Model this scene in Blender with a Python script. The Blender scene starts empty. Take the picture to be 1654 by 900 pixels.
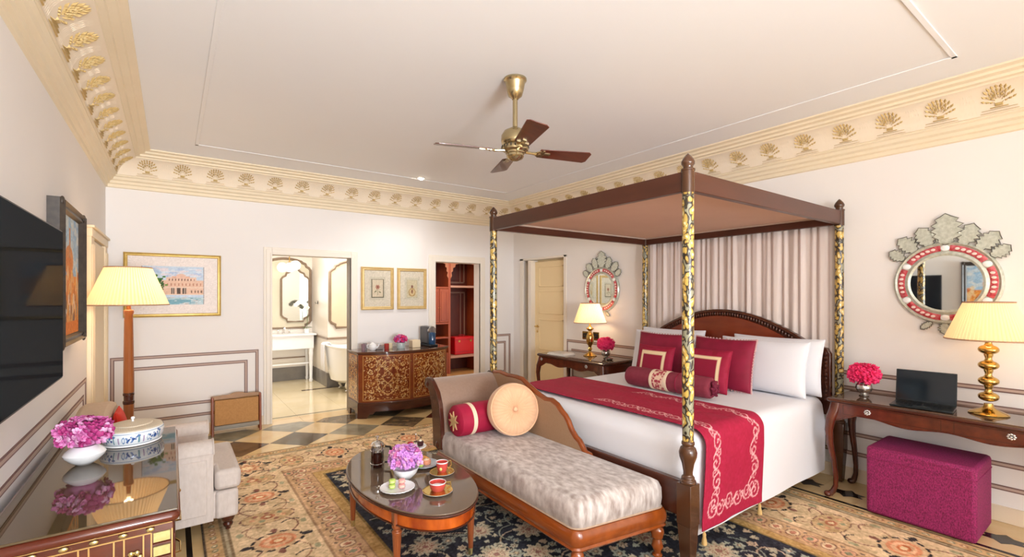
import bpy, math, random
import numpy as np
from mathutils import Vector, Matrix
random.seed(7); rng = np.random.default_rng(7)
PI = math.pi; sc = bpy.context.scene; COL = sc.collection

# ------------------------------------------------------------------ camera
H = 1.55
cd = bpy.data.cameras.new('camera'); cam = bpy.data.objects.new('camera', cd); COL.objects.link(cam)
cd.sensor_width = 36; cd.lens = 36 * 757 / 1654; cd.shift_y = 27 / 1654; cd.clip_start = 0.05
cam.location = (0, 0, H)
cam.rotation_euler = (PI / 2, 0, -math.atan2(549, 757))
sc.camera = cam
# ------------------------------------------------------------------ view
sc.view_settings.view_transform = 'Standard'; sc.view_settings.look = 'None'
sc.view_settings.gamma = 1; sc.view_settings.use_curve_mapping = False
sc.view_settings.exposure = 0.82
sc.cycles.use_denoising = True; sc.cycles.max_bounces = 8; sc.cycles.diffuse_bounces = 5
sc.cycles.glossy_bounces = 4; sc.cycles.transmission_bounces = 6; sc.cycles.sample_clamp_indirect = 4
sc.cycles.caustics_reflective = False; sc.cycles.caustics_refractive = False
# ------------------------------------------------------------------ sky
w = bpy.data.worlds.new('sky'); sc.world = w; w.use_nodes = True
wn = w.node_tree.nodes; wb = wn['Background']; wb.inputs[0].default_value = (0.80, 0.90, 1.0, 1); wb.inputs[1].default_value = 1.6

def area(name, loc, rot, sx, sy, power, color=(1, 1, 1)):
    l = bpy.data.lights.new(name, 'AREA'); l.shape = 'RECTANGLE'; l.size = sx; l.size_y = sy; l.energy = power; l.color = color
    o = bpy.data.objects.new(name, l); o.location = loc; o.rotation_euler = rot; COL.objects.link(o); return o
def point(name, loc, power, color, r=0.04):
    l = bpy.data.lights.new(name, 'POINT'); l.energy = power; l.color = color; l.shadow_soft_size = r
    o = bpy.data.objects.new(name, l); o.location = loc; COL.objects.link(o); return o
# daylight entering by the tall windows behind the camera
area('window_daylight', (1.6, -6.55, 1.45), (PI / 2, 0, 0), 3.4, 2.3, 125, (0.90, 0.95, 1.0))
# added fill light behind the camera, aimed up to brighten the ceiling
fl_ = area('ceiling_fill', (.3, -3.4, 1.5), (math.radians(119), 0, math.radians(3)), 1.2, 1.2, 120, (0.90, 0.95, 1.0)); fl_.data.spread = math.radians(110)
area('bathroom_ceiling_lamp', (1.9, 7.7, 2.62), (0, 0, 0), 1.2, 1.2, 27, (1, 0.95, 0.88))
area('closet_ceiling_lamp', (4.2, 7.3, 2.55), (0, 0, 0), 0.8, 0.6, 14, (1, 0.82, 0.62))

# ------------------------------------------------------------------ colour + materials
def lin(c):
    c = np.asarray(c, float); return np.where(c <= 0.04045, c / 12.92, ((c + 0.055) / 1.055) ** 2.4)
def rgb(h):
    if isinstance(h, str): h = [int(h[i:i + 2], 16) / 255 for i in (1, 3, 5)]
    return tuple(h)
def L4(h): return tuple(lin(rgb(h))) + (1.0,)
MATS = {}
def mat(name, col, rough=0.6, metal=0.0, col2=None, nscale=6.0, stretch=(1, 1, 1), detail=4, bump=0.0, bscale=None,
        coat=0.0, ior=1.45, emit=None, estr=0.0, trans=0.0, contrast=1.0, wave=False, vor=False, sheen=0.0, attr=None):
    if name in MATS: return MATS[name]
    m = bpy.data.materials.new(name); m.use_nodes = True; nt = m.node_tree; N = nt.nodes; Lk = nt.links
    p = N['Principled BSDF']; p.inputs['Base Color'].default_value = L4(col); p.inputs['Roughness'].default_value = rough
    p.inputs['Metallic'].default_value = metal; p.inputs['IOR'].default_value = ior
    p.inputs['Coat Weight'].default_value = coat; p.inputs['Transmission Weight'].default_value = trans
    p.inputs['Sheen Weight'].default_value = sheen
    if emit: p.inputs['Emission Color'].default_value = L4(emit); p.inputs['Emission Strength'].default_value = estr
    if attr:
        a = N.new('ShaderNodeAttribute'); a.attribute_name = attr; Lk.new(a.outputs['Color'], p.inputs['Base Color'])
    if col2 or bump:
        tc = N.new('ShaderNodeTexCoord'); mp = N.new('ShaderNodeMapping'); mp.inputs['Scale'].default_value = stretch
        Lk.new(tc.outputs['Object'], mp.inputs[0])
        if wave:
            t = N.new('ShaderNodeTexWave'); t.inputs['Scale'].default_value = nscale; t.inputs['Distortion'].default_value = 6
            t.inputs['Detail'].default_value = detail; t.inputs['Detail Scale'].default_value = 1.5; fo = t.outputs['Fac']
        elif vor:
            t = N.new('ShaderNodeTexVoronoi'); t.inputs['Scale'].default_value = nscale; fo = t.outputs['Distance']
        else:
            t = N.new('ShaderNodeTexNoise'); t.inputs['Scale'].default_value = nscale; t.inputs['Detail'].default_value = detail; fo = t.outputs['Fac']
        Lk.new(mp.outputs[0], t.inputs['Vector'])
        if col2 and not attr:
            r = N.new('ShaderNodeValToRGB'); lo = 0.5 - 0.3 / contrast; hi = 0.5 + 0.3 / contrast
            r.color_ramp.elements[0].position = lo; r.color_ramp.elements[1].position = hi
            r.color_ramp.elements[0].color = L4(col); r.color_ramp.elements[1].color = L4(col2)
            Lk.new(fo, r.inputs[0]); Lk.new(r.outputs[0], p.inputs['Base Color'])
        if bump:
            b = N.new('ShaderNodeBump'); b.inputs['Strength'].default_value = bump; b.inputs['Distance'].default_value = 0.004
            if bscale:
                t2 = N.new('ShaderNodeTexNoise'); t2.inputs['Scale'].default_value = bscale; t2.inputs['Detail'].default_value = 3
                Lk.new(mp.outputs[0], t2.inputs['Vector']); fo = t2.outputs['Fac']
            Lk.new(fo, b.inputs['Height']); Lk.new(b.outputs[0], p.inputs['Normal'])
    MATS[name] = m; return m
def shade_mat(name, col, tr=0.5, glow=0.0):
    m = bpy.data.materials.new(name); m.use_nodes = True; N = m.node_tree.nodes; Lk = m.node_tree.links
    for n in list(N): N.remove(n)
    o = N.new('ShaderNodeOutputMaterial'); d = N.new('ShaderNodeBsdfDiffuse'); t = N.new('ShaderNodeBsdfTranslucent'); x = N.new('ShaderNodeMixShader')
    d.inputs[0].default_value = L4(col); t.inputs[0].default_value = L4(col); x.inputs[0].default_value = tr
    Lk.new(d.outputs[0], x.inputs[1]); Lk.new(t.outputs[0], x.inputs[2])
    e = N.new('ShaderNodeEmission'); e.inputs[0].default_value = L4('#ffe0b4'); e.inputs[1].default_value = glow
    a = N.new('ShaderNodeAddShader'); Lk.new(x.outputs[0], a.inputs[0]); Lk.new(e.outputs[0], a.inputs[1]); Lk.new(a.outputs[0], o.inputs[0])
    return m

WALL = mat('wall_plaster', '#ece8e6', 0.75, col2='#efebe8', nscale=2, bump=0.05, bscale=60)
CEIL = mat('ceiling_plaster', '#eff0f3', 0.8, col2='#f1f2f4', nscale=1.5)
TRIMW = mat('white_trim_paint', '#eee6da', 0.45)
CREAM = mat('cornice_cream', '#eadbbe', 0.6, col2='#eee0c6', nscale=5)
COVE = mat('cove_pale_stucco', '#eedfc8', 0.65, col2='#f0e3cf', nscale=4)
GOLDP = mat('gilt_relief', '#bf9f62', 0.55, 0.1, col2='#d4bd88', nscale=30)
DADO = mat('dado_mauve_stripe', '#7c5f5a', 0.6)
DADOL = mat('dado_pale_stripe', '#bfa79a', 0.6)
DOORY = mat('door_cream_paint', '#f3dcae', 0.45)
MAHOG = mat('mahogany', '#4a1f14', 0.22, col2='#6b2f1d', nscale=3, stretch=(1, 6, 6), detail=6, coat=0.4)
DARKW = mat('dark_walnut', '#3b1c12', 0.25, col2='#55291a', nscale=3, stretch=(3, 1, 6), detail=6, coat=0.35)
RAILW = mat('bed_rail_wood', '#44251a', 0.3, col2='#583124', nscale=2, stretch=(1, 1, 6), detail=6)
POSTW = mat('bed_post_brown', '#3c2316', 0.22, col2='#573620', nscale=4, detail=6, coat=0.3)
ORANGEW = mat('honey_wood', '#74340f', 0.2, col2='#9a4d1c', nscale=2.5, stretch=(6, 1, 6), detail=6, coat=0.5)
REDW = mat('wardrobe_wood', '#8a3a1c', 0.35, col2='#a5512a', nscale=3, stretch=(5, 5, 1), detail=6)
DWARD = mat('wardrobe_dark_wood', '#4a1c12', 0.35, col2='#6a2a18', nscale=3, stretch=(5, 5, 1), detail=6)
FLAME = mat('flame_veneer', '#8f340c', 0.18, col2='#cf651c', nscale=11, stretch=(1, 1, .5), detail=8, coat=0.6, contrast=1.8)
COMW = mat('commode_wood', '#682a10', 0.22, col2='#93481f', nscale=4, stretch=(1, 1, 3), detail=5, coat=0.4)
BRASS = mat('polished_brass', '#c4a25c', 0.15, 1.0)
BRASSP = mat('pale_brass', '#cdbf88', 0.25, 0.9)
GOLDF = mat('gold_frame', '#c6a455', 0.35, 0.6, col2='#dfc37c', nscale=20)
SILVER = mat('silver', '#c9c6c2', 0.22, 1.0)
CHROME = mat('chrome', '#dadada', 0.08, 1.0)
BLACKG = mat('black_gloss', '#0b0d0f', 0.12)
BLACKM = mat('black_plastic', '#15171a', 0.4)
def screen_mat():       # anti-reflective panel: almost black, a faint even sheen
    m = bpy.data.materials.new('dark_screen'); m.use_nodes = True; N = m.node_tree.nodes; Lk = m.node_tree.links
    for n in list(N): N.remove(n)
    o = N.new('ShaderNodeOutputMaterial'); d = N.new('ShaderNodeBsdfDiffuse'); g = N.new('ShaderNodeBsdfGlossy'); x = N.new('ShaderNodeMixShader')
    d.inputs[0].default_value = L4('#161d24'); g.inputs['Roughness'].default_value = .06; x.inputs[0].default_value = .035
    Lk.new(d.outputs[0], x.inputs[1]); Lk.new(g.outputs[0], x.inputs[2]); Lk.new(x.outputs[0], o.inputs[0]); return m
SCREEN = screen_mat()
GLASSD = mat('table_glass_over_wood', '#54452f', 0.03, ior=1.65)
GLASST = mat('coffee_table_glass', '#6a5746', 0.04, ior=1.75)
WHITEP = mat('white_porcelain', '#f1f2f4', 0.12, coat=0.4)
WHITEC = mat('white_cotton', '#e6e7ee', 0.85, bump=0.08, bscale=30, sheen=0.2)
BURG = mat('burgundy_velvet', '#97092f', 0.7, col2='#ab1540', nscale=10)
BURGD = mat('dark_burgundy_velvet', '#7d0a2b', 0.7, col2='#94123a', nscale=10)
CREAMF = mat('cream_trim_fabric', '#ecd9bc', 0.8)
TANF = mat('tan_linen', '#b69c86', 0.85, col2='#a88d77', nscale=60, bump=0.15, bscale=250)
GREYF = mat('pale_grey_linen', '#d3c8c1', 0.85, col2='#c4b8b0', nscale=60, stretch=(1, 1, 0.4), bump=0.15, bscale=250)
CURT = mat('curtain_mauve_grey', '#dccfca', 0.8, col2='#e2d6d0', nscale=12, stretch=(1, 1, 0.1), sheen=0.2)
VELV = mat('crushed_velvet', '#96867f', 0.5, col2='#d3cac6', nscale=17, stretch=(2.0, 1.0, .6), detail=10, contrast=1.7, sheen=0.3)
CANOPY = mat('canopy_cloth', '#d9b6a2', 0.8, col2='#dfbeab', nscale=3)
PEACH = mat('peach_velvet', '#e2b48e', 0.6, sheen=0.4)
MAGENTA = mat('magenta_chenille', '#560f30', 0.8, col2='#a82a6c', nscale=190, stretch=(1, 1, 0.45), detail=2, bump=0.4, contrast=1.2)
HOTP = mat('hot_pink_petal', '#e5155c', 0.6, col2='#f2417e', nscale=30)
ORCH = mat('orchid_petal_pink', '#c9539f', 0.6, col2='#e79bd0', nscale=22, contrast=1.6)
ORCD = mat('orchid_petal_magenta', '#99246a', 0.6, col2='#c8488f', nscale=30)
ORCW = mat('orchid_petal_pale', '#f0c5e2', 0.6, col2='#e295cc', nscale=30)
LILA = mat('lilac_petal', '#c77bd6', 0.6, col2='#e0a8ea', nscale=30)
LEAF = mat('leaf_green', '#4b6b35', 0.5)
PAINT = mat('painted_surface', '#ffffff', 0.7, attr='Col')
PAINTG = mat('painted_gloss', '#ffffff', 0.22, attr='Col', coat=0.4)
PAINTV = mat('painted_velvet', '#ffffff', 0.75, attr='Col', bump=0.15, bscale=60)
RUGM = mat('rug_pile', '#ffffff', 0.95, attr='Col', bump=0.5, bscale=260)
MIRROR = mat('mirror_glass', '#e4e8e6', 0.02, 1.0)
ETCH = mat('etched_silver_glass', '#d3d6ca', 0.3, 0.25, col2='#b3b7a9', nscale=45, contrast=1.5)
ETCHD = mat('dark_silver_edge', '#6d6a62', 0.3, 0.6)
REDG = mat('red_mirror_glass', '#b32a34', 0.15, 0.3, col2='#d8737a', nscale=60, contrast=2)

# ------------------------------------------------------------------ mesh builder
class MB:
    def __init__(s): s.v = []; s.f = []; s.sm = True
    def add(s, vs, fs, M=None):
        b = len(s.v)
        s.v += [tuple(M @ Vector(p)) for p in vs] if M is not None else [tuple(p) for p in vs]
        s.f += [tuple(i + b for i in f) for f in fs]; return s
    def box(s, x0, x1, y0, y1, z0, z1, M=None):
        v = [(x, y, z) for z in (z0, z1) for y in (y0, y1) for x in (x0, x1)]
        return s.add(v, [(0, 2, 3, 1), (4, 5, 7, 6), (0, 1, 5, 4), (2, 6, 7, 3), (0, 4, 6, 2), (1, 3, 7, 5)], M)
    def lathe(s, prof, c=(0, 0, 0), n=24, M=None, sx=1, sy=1, mod=None):
        vs = []; fs = []; k = len(prof)
        for i in range(n):
            a = 2 * PI * i / n
            for r, z in prof:
                q = r * (mod(a, z) if mod else 1)
                vs.append((c[0] + q * math.cos(a) * sx, c[1] + q * math.sin(a) * sy, c[2] + z))
        for i in range(n):
            j = (i + 1) % n
            for t in range(k - 1): fs.append((i * k + t, j * k + t, j * k + t + 1, i * k + t + 1))
        if prof[0][0] > 1e-4: fs.append(tuple(i * k for i in range(n))[::-1])
        if prof[-1][0] > 1e-4: fs.append(tuple(i * k + k - 1 for i in range(n)))
        return s.add(vs, fs, M)
    def shell(s, prof, c=(0, 0, 0), n=24, M=None, mod=None):
        vs = []; fs = []; k = len(prof)
        for i in range(n):
            a = 2 * PI * i / n
            for r, z in prof:
                q = r * (mod(a, z) if mod else 1); vs.append((c[0] + q * math.cos(a), c[1] + q * math.sin(a), c[2] + z))
        for i in range(n):
            j = (i + 1) % n
            for t in range(k - 1): fs.append((i * k + t, j * k + t, j * k + t + 1, i * k + t + 1))
        return s.add(vs, fs, M)
    def tube(s, path, rad, n=8, closed=False, M=None, flat=1.0):
        P = [Vector(p) for p in path]; m = len(P); R = rad if isinstance(rad, (list, tuple)) else [rad] * m
        vs = []; fs = []; up = None
        for i in range(m):
            if closed: t = P[(i + 1) % m] - P[i - 1]
            else: t = P[min(i + 1, m - 1)] - P[max(i - 1, 0)]
            t.normalize()
            if up is None: up = Vector((0, 0, 1)) if abs(t.z) < 0.9 else Vector((1, 0, 0))
            a = t.cross(up)
            if a.length < 1e-5: a = t.orthogonal()
            a.normalize(); b = a.cross(t).normalized(); up = b
            for k in range(n):
                q = 2 * PI * (k + 0.5) / n; vs.append(P[i] + (a * math.cos(q) * flat + b * math.sin(q)) * R[i])
        for i in range(m if closed else m - 1):
            j = (i + 1) % m
            for k in range(n): fs.append((i * n + k, i * n + (k + 1) % n, j * n + (k + 1) % n, j * n + k))
        if not closed: fs += [tuple(range(n))[::-1], tuple((m - 1) * n + k for k in range(n))]
        return s.add(vs, fs, M)
    def prism(s, poly, a, b, pl='xy', M=None):
        def mp(p, h): return {'xy': (p[0], p[1], h), 'xz': (p[0], h, p[1]), 'yz': (h, p[0], p[1])}[pl]
        n = len(poly); vs = [mp(p, a) for p in poly] + [mp(p, b) for p in poly]
        return s.add(vs, [tuple(range(n))[::-1], tuple(range(n, 2 * n))] + [(i, (i + 1) % n, n + (i + 1) % n, n + i) for i in range(n)], M)
    def grid(s, G, cu=False, cv=False, M=None):
        nu = len(G); nv = len(G[0]); vs = [p for r in G for p in r]; fs = []
        for i in range(nu if cu else nu - 1):
            for j in range(nv if cv else nv - 1):
                a = (i + 1) % nu; b = (j + 1) % nv; fs.append((i * nv + j, a * nv + j, a * nv + b, i * nv + b))
        return s.add(vs, fs, M)
    def ell(s, c, r, nu=16, nv=10, M=None):
        if not hasattr(r, '__len__'): r = (r, r, r)
        vs = [(c[0], c[1], c[2] - r[2])]; fs = []
        for j in range(1, nv):
            ph = -PI / 2 + PI * j / nv
            for i in range(nu):
                a = 2 * PI * i / nu; vs.append((c[0] + r[0] * math.cos(a) * math.cos(ph), c[1] + r[1] * math.sin(a) * math.cos(ph), c[2] + r[2] * math.sin(ph)))
        vs.append((c[0], c[1], c[2] + r[2])); e = len(vs) - 1
        for i in range(nu):
            k = (i + 1) % nu; fs.append((0, 1 + k, 1 + i)); fs.append((e, e - nu + i, e - nu + k))
            for j in range(nv - 2): b = 1 + j * nu; fs.append((b + i, b + k, b + nu + k, b + nu + i))
        return s.add(vs, fs, M)
    def build(s, name, m, parent=None, world=True, bev=0.0, smooth=True, sub=0, ang=38, loc=None):
        off = Vector((0, 0, 0))
        if parent is not None and world:
            q = parent
            while q is not None: off += q.location; q = q.parent
        vs = [tuple(Vector(p) - off) for p in s.v] if off.length else s.v
        me = bpy.data.meshes.new(name); me.from_pydata(vs, [], s.f); me.update()
        if smooth:
            me.polygons.foreach_set('use_smooth', [True] * len(me.polygons)); me.set_sharp_from_angle(angle=math.radians(ang))
        if m: me.materials.append(m)
        o = bpy.data.objects.new(name, me); COL.objects.link(o)
        if parent is not None: o.parent = parent
        if loc: o.location = loc
        if bev:
            b = o.modifiers.new('b', 'BEVEL'); b.width = bev; b.segments = 2; b.limit_method = 'ANGLE'
        if sub: q = o.modifiers.new('s', 'SUBSURF'); q.levels = sub; q.render_levels = sub
        return o
def B(x0, x1, y0, y1, z0, z1): return MB().box(x0, x1, y0, y1, z0, z1)
def thing(name, label, cat, loc=(0, 0, 0), rz=0, group=None):
    o = bpy.data.objects.new(name, None); COL.objects.link(o); o.location = loc; o.rotation_euler = (0, 0, rz)
    o.empty_display_size = 0.05; tag(o, label, cat, group); return o
def tag(o, label, cat, group=None):
    o['label'] = label; o['category'] = cat
    if group: o['group'] = group
    return o
def struct(o): o['kind'] = 'structure'; return o
def inst(src, parent, loc=(0, 0, 0), rot=(0, 0, 0), scale=None, m=None):
    c = src.copy(); c.parent = parent; c.location = loc; c.rotation_euler = rot
    if scale: c.scale = scale if hasattr(scale, '__len__') else (scale,) * 3
    COL.objects.link(c); return c
def dup(root, loc, rz, label, group=None):
    r = root.copy(); COL.objects.link(r); r.location = loc; r.rotation_euler = (0, 0, rz); r['label'] = label
    if group: r['group'] = group
    for ch in list(root.children):
        c = ch.copy(); COL.objects.link(c); c.parent = r
        for g in list(ch.children):
            d = g.copy(); COL.objects.link(d); d.parent = c
    return r

# ------------------------------------------------------------------ painted grids (flat print laid in numpy, carried as a colour attribute)
class Canvas:
    def __init__(s, w, h, res, base='#ffffff'):
        s.w = w; s.h = h; s.nx = max(2, int(w / res) + 1); s.ny = max(2, int(h / res) + 1)
        s.X, s.Y = np.meshgrid(np.linspace(0, w, s.nx), np.linspace(0, h, s.ny)); s.C = np.zeros((s.ny, s.nx, 3)); s.C[:] = rgb(base)
    def win(s, x0, x1, y0, y1):
        i0 = max(0, int(x0 / s.w * (s.nx - 1))); i1 = min(s.nx, int(x1 / s.w * (s.nx - 1)) + 2)
        j0 = max(0, int(y0 / s.h * (s.ny - 1))); j1 = min(s.ny, int(y1 / s.h * (s.ny - 1)) + 2)
        return (slice(j0, max(j0, j1)), slice(i0, max(i0, i1)))
    def put(s, W, mask, col, a=1.0):
        if mask.size == 0: return
        c = s.C[W]; m = mask[..., None] * a; s.C[W] = c * (1 - m) + np.array(rgb(col)) * m
    def rect(s, x0, x1, y0, y1, col, a=1.0):
        W = s.win(x0, x1, y0, y1); s.put(W, (s.X[W] >= x0) & (s.X[W] <= x1) & (s.Y[W] >= y0) & (s.Y[W] <= y1), col, a)
    def ell(s, cx, cy, a, b, col, rot=0, al=1.0, ring=0.0, dash=0):
        r = max(a, b); W = s.win(cx - r, cx + r, cy - r, cy + r); x = s.X[W] - cx; y = s.Y[W] - cy
        c, q = math.cos(rot), math.sin(rot); u = (x * c + y * q) / a; v = (-x * q + y * c) / b; d = np.hypot(u, v); m = d < 1
        if ring: m &= d > 1 - ring
        if dash: m &= (np.sin(np.arctan2(v, u) * dash) > -0.55)
        s.put(W, m, col, al)
    def flower(s, cx, cy, r, n, cols, rot=0, sq=1.0):
        W = s.win(cx - r * 1.3, cx + r * 1.3, cy - r * 1.3, cy + r * 1.3); x = s.X[W] - cx; y = (s.Y[W] - cy) / sq
        a = np.arctan2(y, x) + rot; d = np.hypot(x, y); k = 0.82 + 0.18 * np.cos(n * a)
        for f, c in cols: s.put(W, d < r * f * k, c)
    def stroke(s, pts, wd, col, a=1.0):
        for (x0, y0), (x1, y1) in zip(pts[:-1], pts[1:]):
            W = s.win(min(x0, x1) - wd, max(x0, x1) + wd, min(y0, y1) - wd, max(y0, y1) + wd); x = s.X[W] - x0; y = s.Y[W] - y0
            dx = x1 - x0; dy = y1 - y0; l = dx * dx + dy * dy + 1e-12; t = np.clip((x * dx + y * dy) / l, 0, 1)
            s.put(W, np.hypot(x - t * dx, y - t * dy) < wd / 2, col, a)
    def spiral(s, cx, cy, r, turns, wd, col, rot=0, flip=1, a=1.0):
        n = int(14 * turns) + 4
        s.stroke([(cx + r * (1 - 0.85 * i / n) * math.cos(rot + flip * 2 * PI * turns * i / n), cy + r * (1 - 0.85 * i / n) * math.sin(rot + flip * 2 * PI * turns * i / n)) for i in range(n + 1)], wd, col, a)
    def noise(s, amt, cell=1):
        g = rng.normal(0, amt, (s.ny // cell + 2, s.nx // cell + 2, 1)); g = np.repeat(np.repeat(g, cell, 0), cell, 1)[:s.ny, :s.nx]; s.C = np.clip(s.C + g, 0, 1)
    def build(s, name, m, pos, parent=None, thick=0.0, world=True):
        """pos(X, Y) -> arrays x, y, z (metres on the canvas to space)"""
        x, y, z = pos(s.X, s.Y); V = np.stack([x + 0 * s.X, y + 0 * s.X, z + 0 * s.X], -1).reshape(-1, 3)
        off = np.zeros(3)
        if parent is not None and world:
            q = parent
            while q is not None: off += np.array(q.location); q = q.parent
        V = V - off; ny, nx = s.ny, s.nx
        idx = np.arange(ny * nx).reshape(ny, nx); F = np.stack([idx[:-1, :-1], idx[:-1, 1:], idx[1:, 1:], idx[1:, :-1]], -1).reshape(-1, 4)
        me = bpy.data.meshes.new(name); me.vertices.add(len(V)); me.vertices.foreach_set('co', V.ravel())
        me.loops.add(F.size); me.loops.foreach_set('vertex_index', F.ravel()); me.polygons.add(len(F))
        me.polygons.foreach_set('loop_start', np.arange(0, F.size, 4)); me.update(calc_edges=True); me.validate()
        me.polygons.foreach_set('use_smooth', [True] * len(F))
        at = me.color_attributes.new('Col', 'FLOAT_COLOR', 'POINT')
        at.data.foreach_set('color', np.concatenate([lin(s.C.reshape(-1, 3)), np.ones((len(V), 1))], 1).ravel())
        me.materials.append(m); o = bpy.data.objects.new(name, me); COL.objects.link(o)
        if parent is not None: o.parent = parent
        if thick: q = o.modifiers.new('t', 'SOLIDIFY'); q.thickness = thick; q.offset = 0
        return o
# ================================================================== SETTING
XL, XR, YB, YF, ZC = -0.549, 4.60, 6.30, -6.6, 3.015
def clip(poly, x0, x1, y0, y1):
    for ax, val, sg in ((0, x0, 1), (0, x1, -1), (1, y0, 1), (1, y1, -1)):
        out = []
        for i, p in enumerate(poly):
            q = poly[(i + 1) % len(poly)]; a = (p[ax] - val) * sg; b = (q[ax] - val) * sg
            if a >= 0: out.append(p)
            if a * b < 0: t = a / (a - b); out.append((p[0] + t * (q[0] - p[0]), p[1] + t * (q[1] - p[1])))
        poly = out
        if len(poly) < 3: return None
    return poly
STB = mat('marble_beige', '#d6b078', 0.12, col2='#e6cb98', nscale=5, detail=8, coat=0.3)
STD = [mat('marble_dark_brown', '#3a2a20', 0.12, col2='#6b5440', nscale=7, detail=9, contrast=1.6),
       mat('marble_grey_olive', '#77705c', 0.12, col2='#9a9079', nscale=6, detail=9, contrast=1.4),
       mat('marble_black_veined', '#241c18', 0.12, col2='#8c7456', nscale=8, detail=10, contrast=1.2),
       mat('marble_oxblood', '#4a1f17', 0.12, col2='#6d3426', nscale=6, detail=8)]
STBLK = mat('marble_black', '#191412', 0.15)
floor = struct(B(-1.0, 6.2, YF - 0.2, 9.6, -0.15, -0.006).build('floor', mat('floor_screed', '#b79d76', 0.5), smooth=False))
def tile(poly, m, name='tile', top=0.0):
    # shrink a little for the joint
    cx = sum(p[0] for p in poly) / len(poly); cy = sum(p[1] for p in poly) / len(poly)
    r = max(math.hypot(p[0] - cx, p[1] - cy) for p in poly); k = 1 - 0.0015 / r
    poly = [(cx + (p[0] - cx) * k, cy + (p[1] - cy) * k) for p in poly]
    return MB().prism(poly, -0.0055, top).build(name, m, floor, smooth=False)
S = 0.295
for j in range(-2, 4):
    for i in range(-5, 16):
        if (i + j) % 2: continue
        cx, cy = 0.53 + S * i, 5.45 + S * j
        p = clip([(cx - S, cy), (cx, cy - S), (cx + S, cy), (cx, cy + S)], XL, XR, 5.0, 6.18)
        if p and len(p) >= 3:
            if max(a for a, b in p) - min(a for a, b in p) < 0.02: continue
            if j % 2 == 0: m = STD[[0, 0, 1, 2, 3][((i + 1) // 2) % 5] if j == 0 else (1, 1, 2, 1)[(i // 2) % 4]]
            else: m = STB
            tile(p, m)
for x in np.arange(XL, XR, 0.62): tile([(x, 6.18), (min(x + .62, XR), 6.18), (min(x + .62, XR), 6.46), (x, 6.46)], STB)
# side bands: pale slabs with dark lozenges set in, black fillet beside the rug
for (xa, xb, xc, dw) in ((4.0, 4.6, 4.27, 0.075), (-0.549, 0.16, -0.12, 0.075)):
    for k in range(43):
        y = YF + 0.283 * k
        y1 = min(y + 0.283, 5.0)
        if y1 - y < 0.03: continue
        tile([(xa, y), (xb, y), (xb, y1), (xa, y1)], STB)
        yc = y + 0.1
        if y1 < 4.95:
            pts = [(xc + (dw if q % 2 == 0 else dw * .72) * math.cos(q * PI / 6) * (1 + .15 * math.cos(q * PI / 3 * 2)), yc + (0.125 if q % 2 == 0 else 0.08) * math.sin(q * PI / 6)) for q in range(12)]
            MB().prism(pts, -0.002, 0.0015).build('inlay_lozenge', STBLK, floor, smooth=False)
    fx = xa + 0.045 if xa > 1 else xb - 0.09
    B(fx, fx + 0.03, YF, 5.0, -0.002, 0.0012).build('black_fillet', STBLK, floor, smooth=False)
# field under and in front of the rug
B(0.16, 4.0, YF, 5.0, -0.0055, -0.0005).build('marble_field', STB, floor, smooth=False)
# bathroom + closet floors
for ix in range(4):
    for iy in range(5):
        x = 0.7 + ix * .6; y = 6.46 + iy * .6
        tile([(x, y), (x + .6, y), (x + .6, y + .6), (x, y + .6)], mat('bath_marble', '#dccba4', 0.15, col2='#e6d8b8', nscale=3, detail=7, coat=.3))
B(0.7, 3.0, 6.5, 6.54, -0.002, 0.0015).build('black_fillet', STD[1], floor, smooth=False)
B(1.7, 3.0, 8.12, 8.2, -0.002, 0.0015).build('black_fillet', STD[0], floor, smooth=False)
B(3.1, 6.1, 6.46, 8.9, -0.0055, 0).build('closet_floor_board', mat('closet_floor', '#c08a50', 0.3, col2='#cf9c62', nscale=3), floor, smooth=False)

# walls
T = 0.16
wl = struct(B(XL - T, XL, YF - .2, YB + T, 0, ZC).build('wall_left', WALL, smooth=False))
D1 = (0.977, 1.917, 2.04); D2 = (3.151, 3.928, 2.046)
wbk = MB()
for a, b, z in ((XL, D1[0], 0), (D1[0], D1[1], D1[2]), (D1[1], D2[0], 0), (D2[0], D2[1], D2[2]), (D2[1], XR + .4, 0)): wbk.box(a, b, YB, YB + T, z, ZC)
wb_ = struct(wbk.build('wall_back', WALL, smooth=False))
DR = (5.045, 6.085, 2.105)
wr_ = struct(MB().box(XR, XR + .4, YF - .2, DR[0], 0, ZC).box(XR, XR + .4, DR[0], DR[1], DR[2], ZC).box(XR, XR + .4, DR[1], YB, 0, ZC).build('wall_right', WALL, smooth=False))
# wall behind the camera with two tall windows
wf = MB(); wins = [(0.0, 1.85), (2.2, 4.05)]
for a, b in ((XL, 0.0), (1.85, 2.2), (4.05, XR)): wf.box(a, b, YF - .2, YF, 0, ZC)
for a, b in wins: wf.box(a, b, YF - .2, YF, 0, .3); wf.box(a, b, YF - .2, YF, 2.6, ZC)
struct(wf.build('wall_front', WALL, smooth=False))
for n, (a, b) in enumerate(wins):
    f = MB()
    for x0, x1, z0, z1 in ((a, a + .06, .3, 2.6), (b - .06, b, .3, 2.6), (a, b, .3, .36), (a, b, 2.54, 2.6), ((a + b) / 2 - .03, (a + b) / 2 + .03, .3, 2.6)): f.box(x0, x1, YF - .12, YF - .06, z0, z1)
    wo = struct(f.build('window_%d' % (n + 1), TRIMW)); m_ = (a + b) / 2
    for p0, p1 in ((a + .06, m_ - .03), (m_ + .03, b - .06)): B(p0, p1, YF - .094, YF - .088, .36, 2.54).build('pane', mat('window_glass', '#ffffff', .0, trans=1.0), wo, smooth=False)
ceiling = struct(B(XL - T, XR + .4, YF - .2, YB + T, ZC, ZC + .12).build('ceiling', CEIL, smooth=False))
pm = MB(); x0, x1, y0, y1 = .18, 3.90, .72, 5.50
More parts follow.
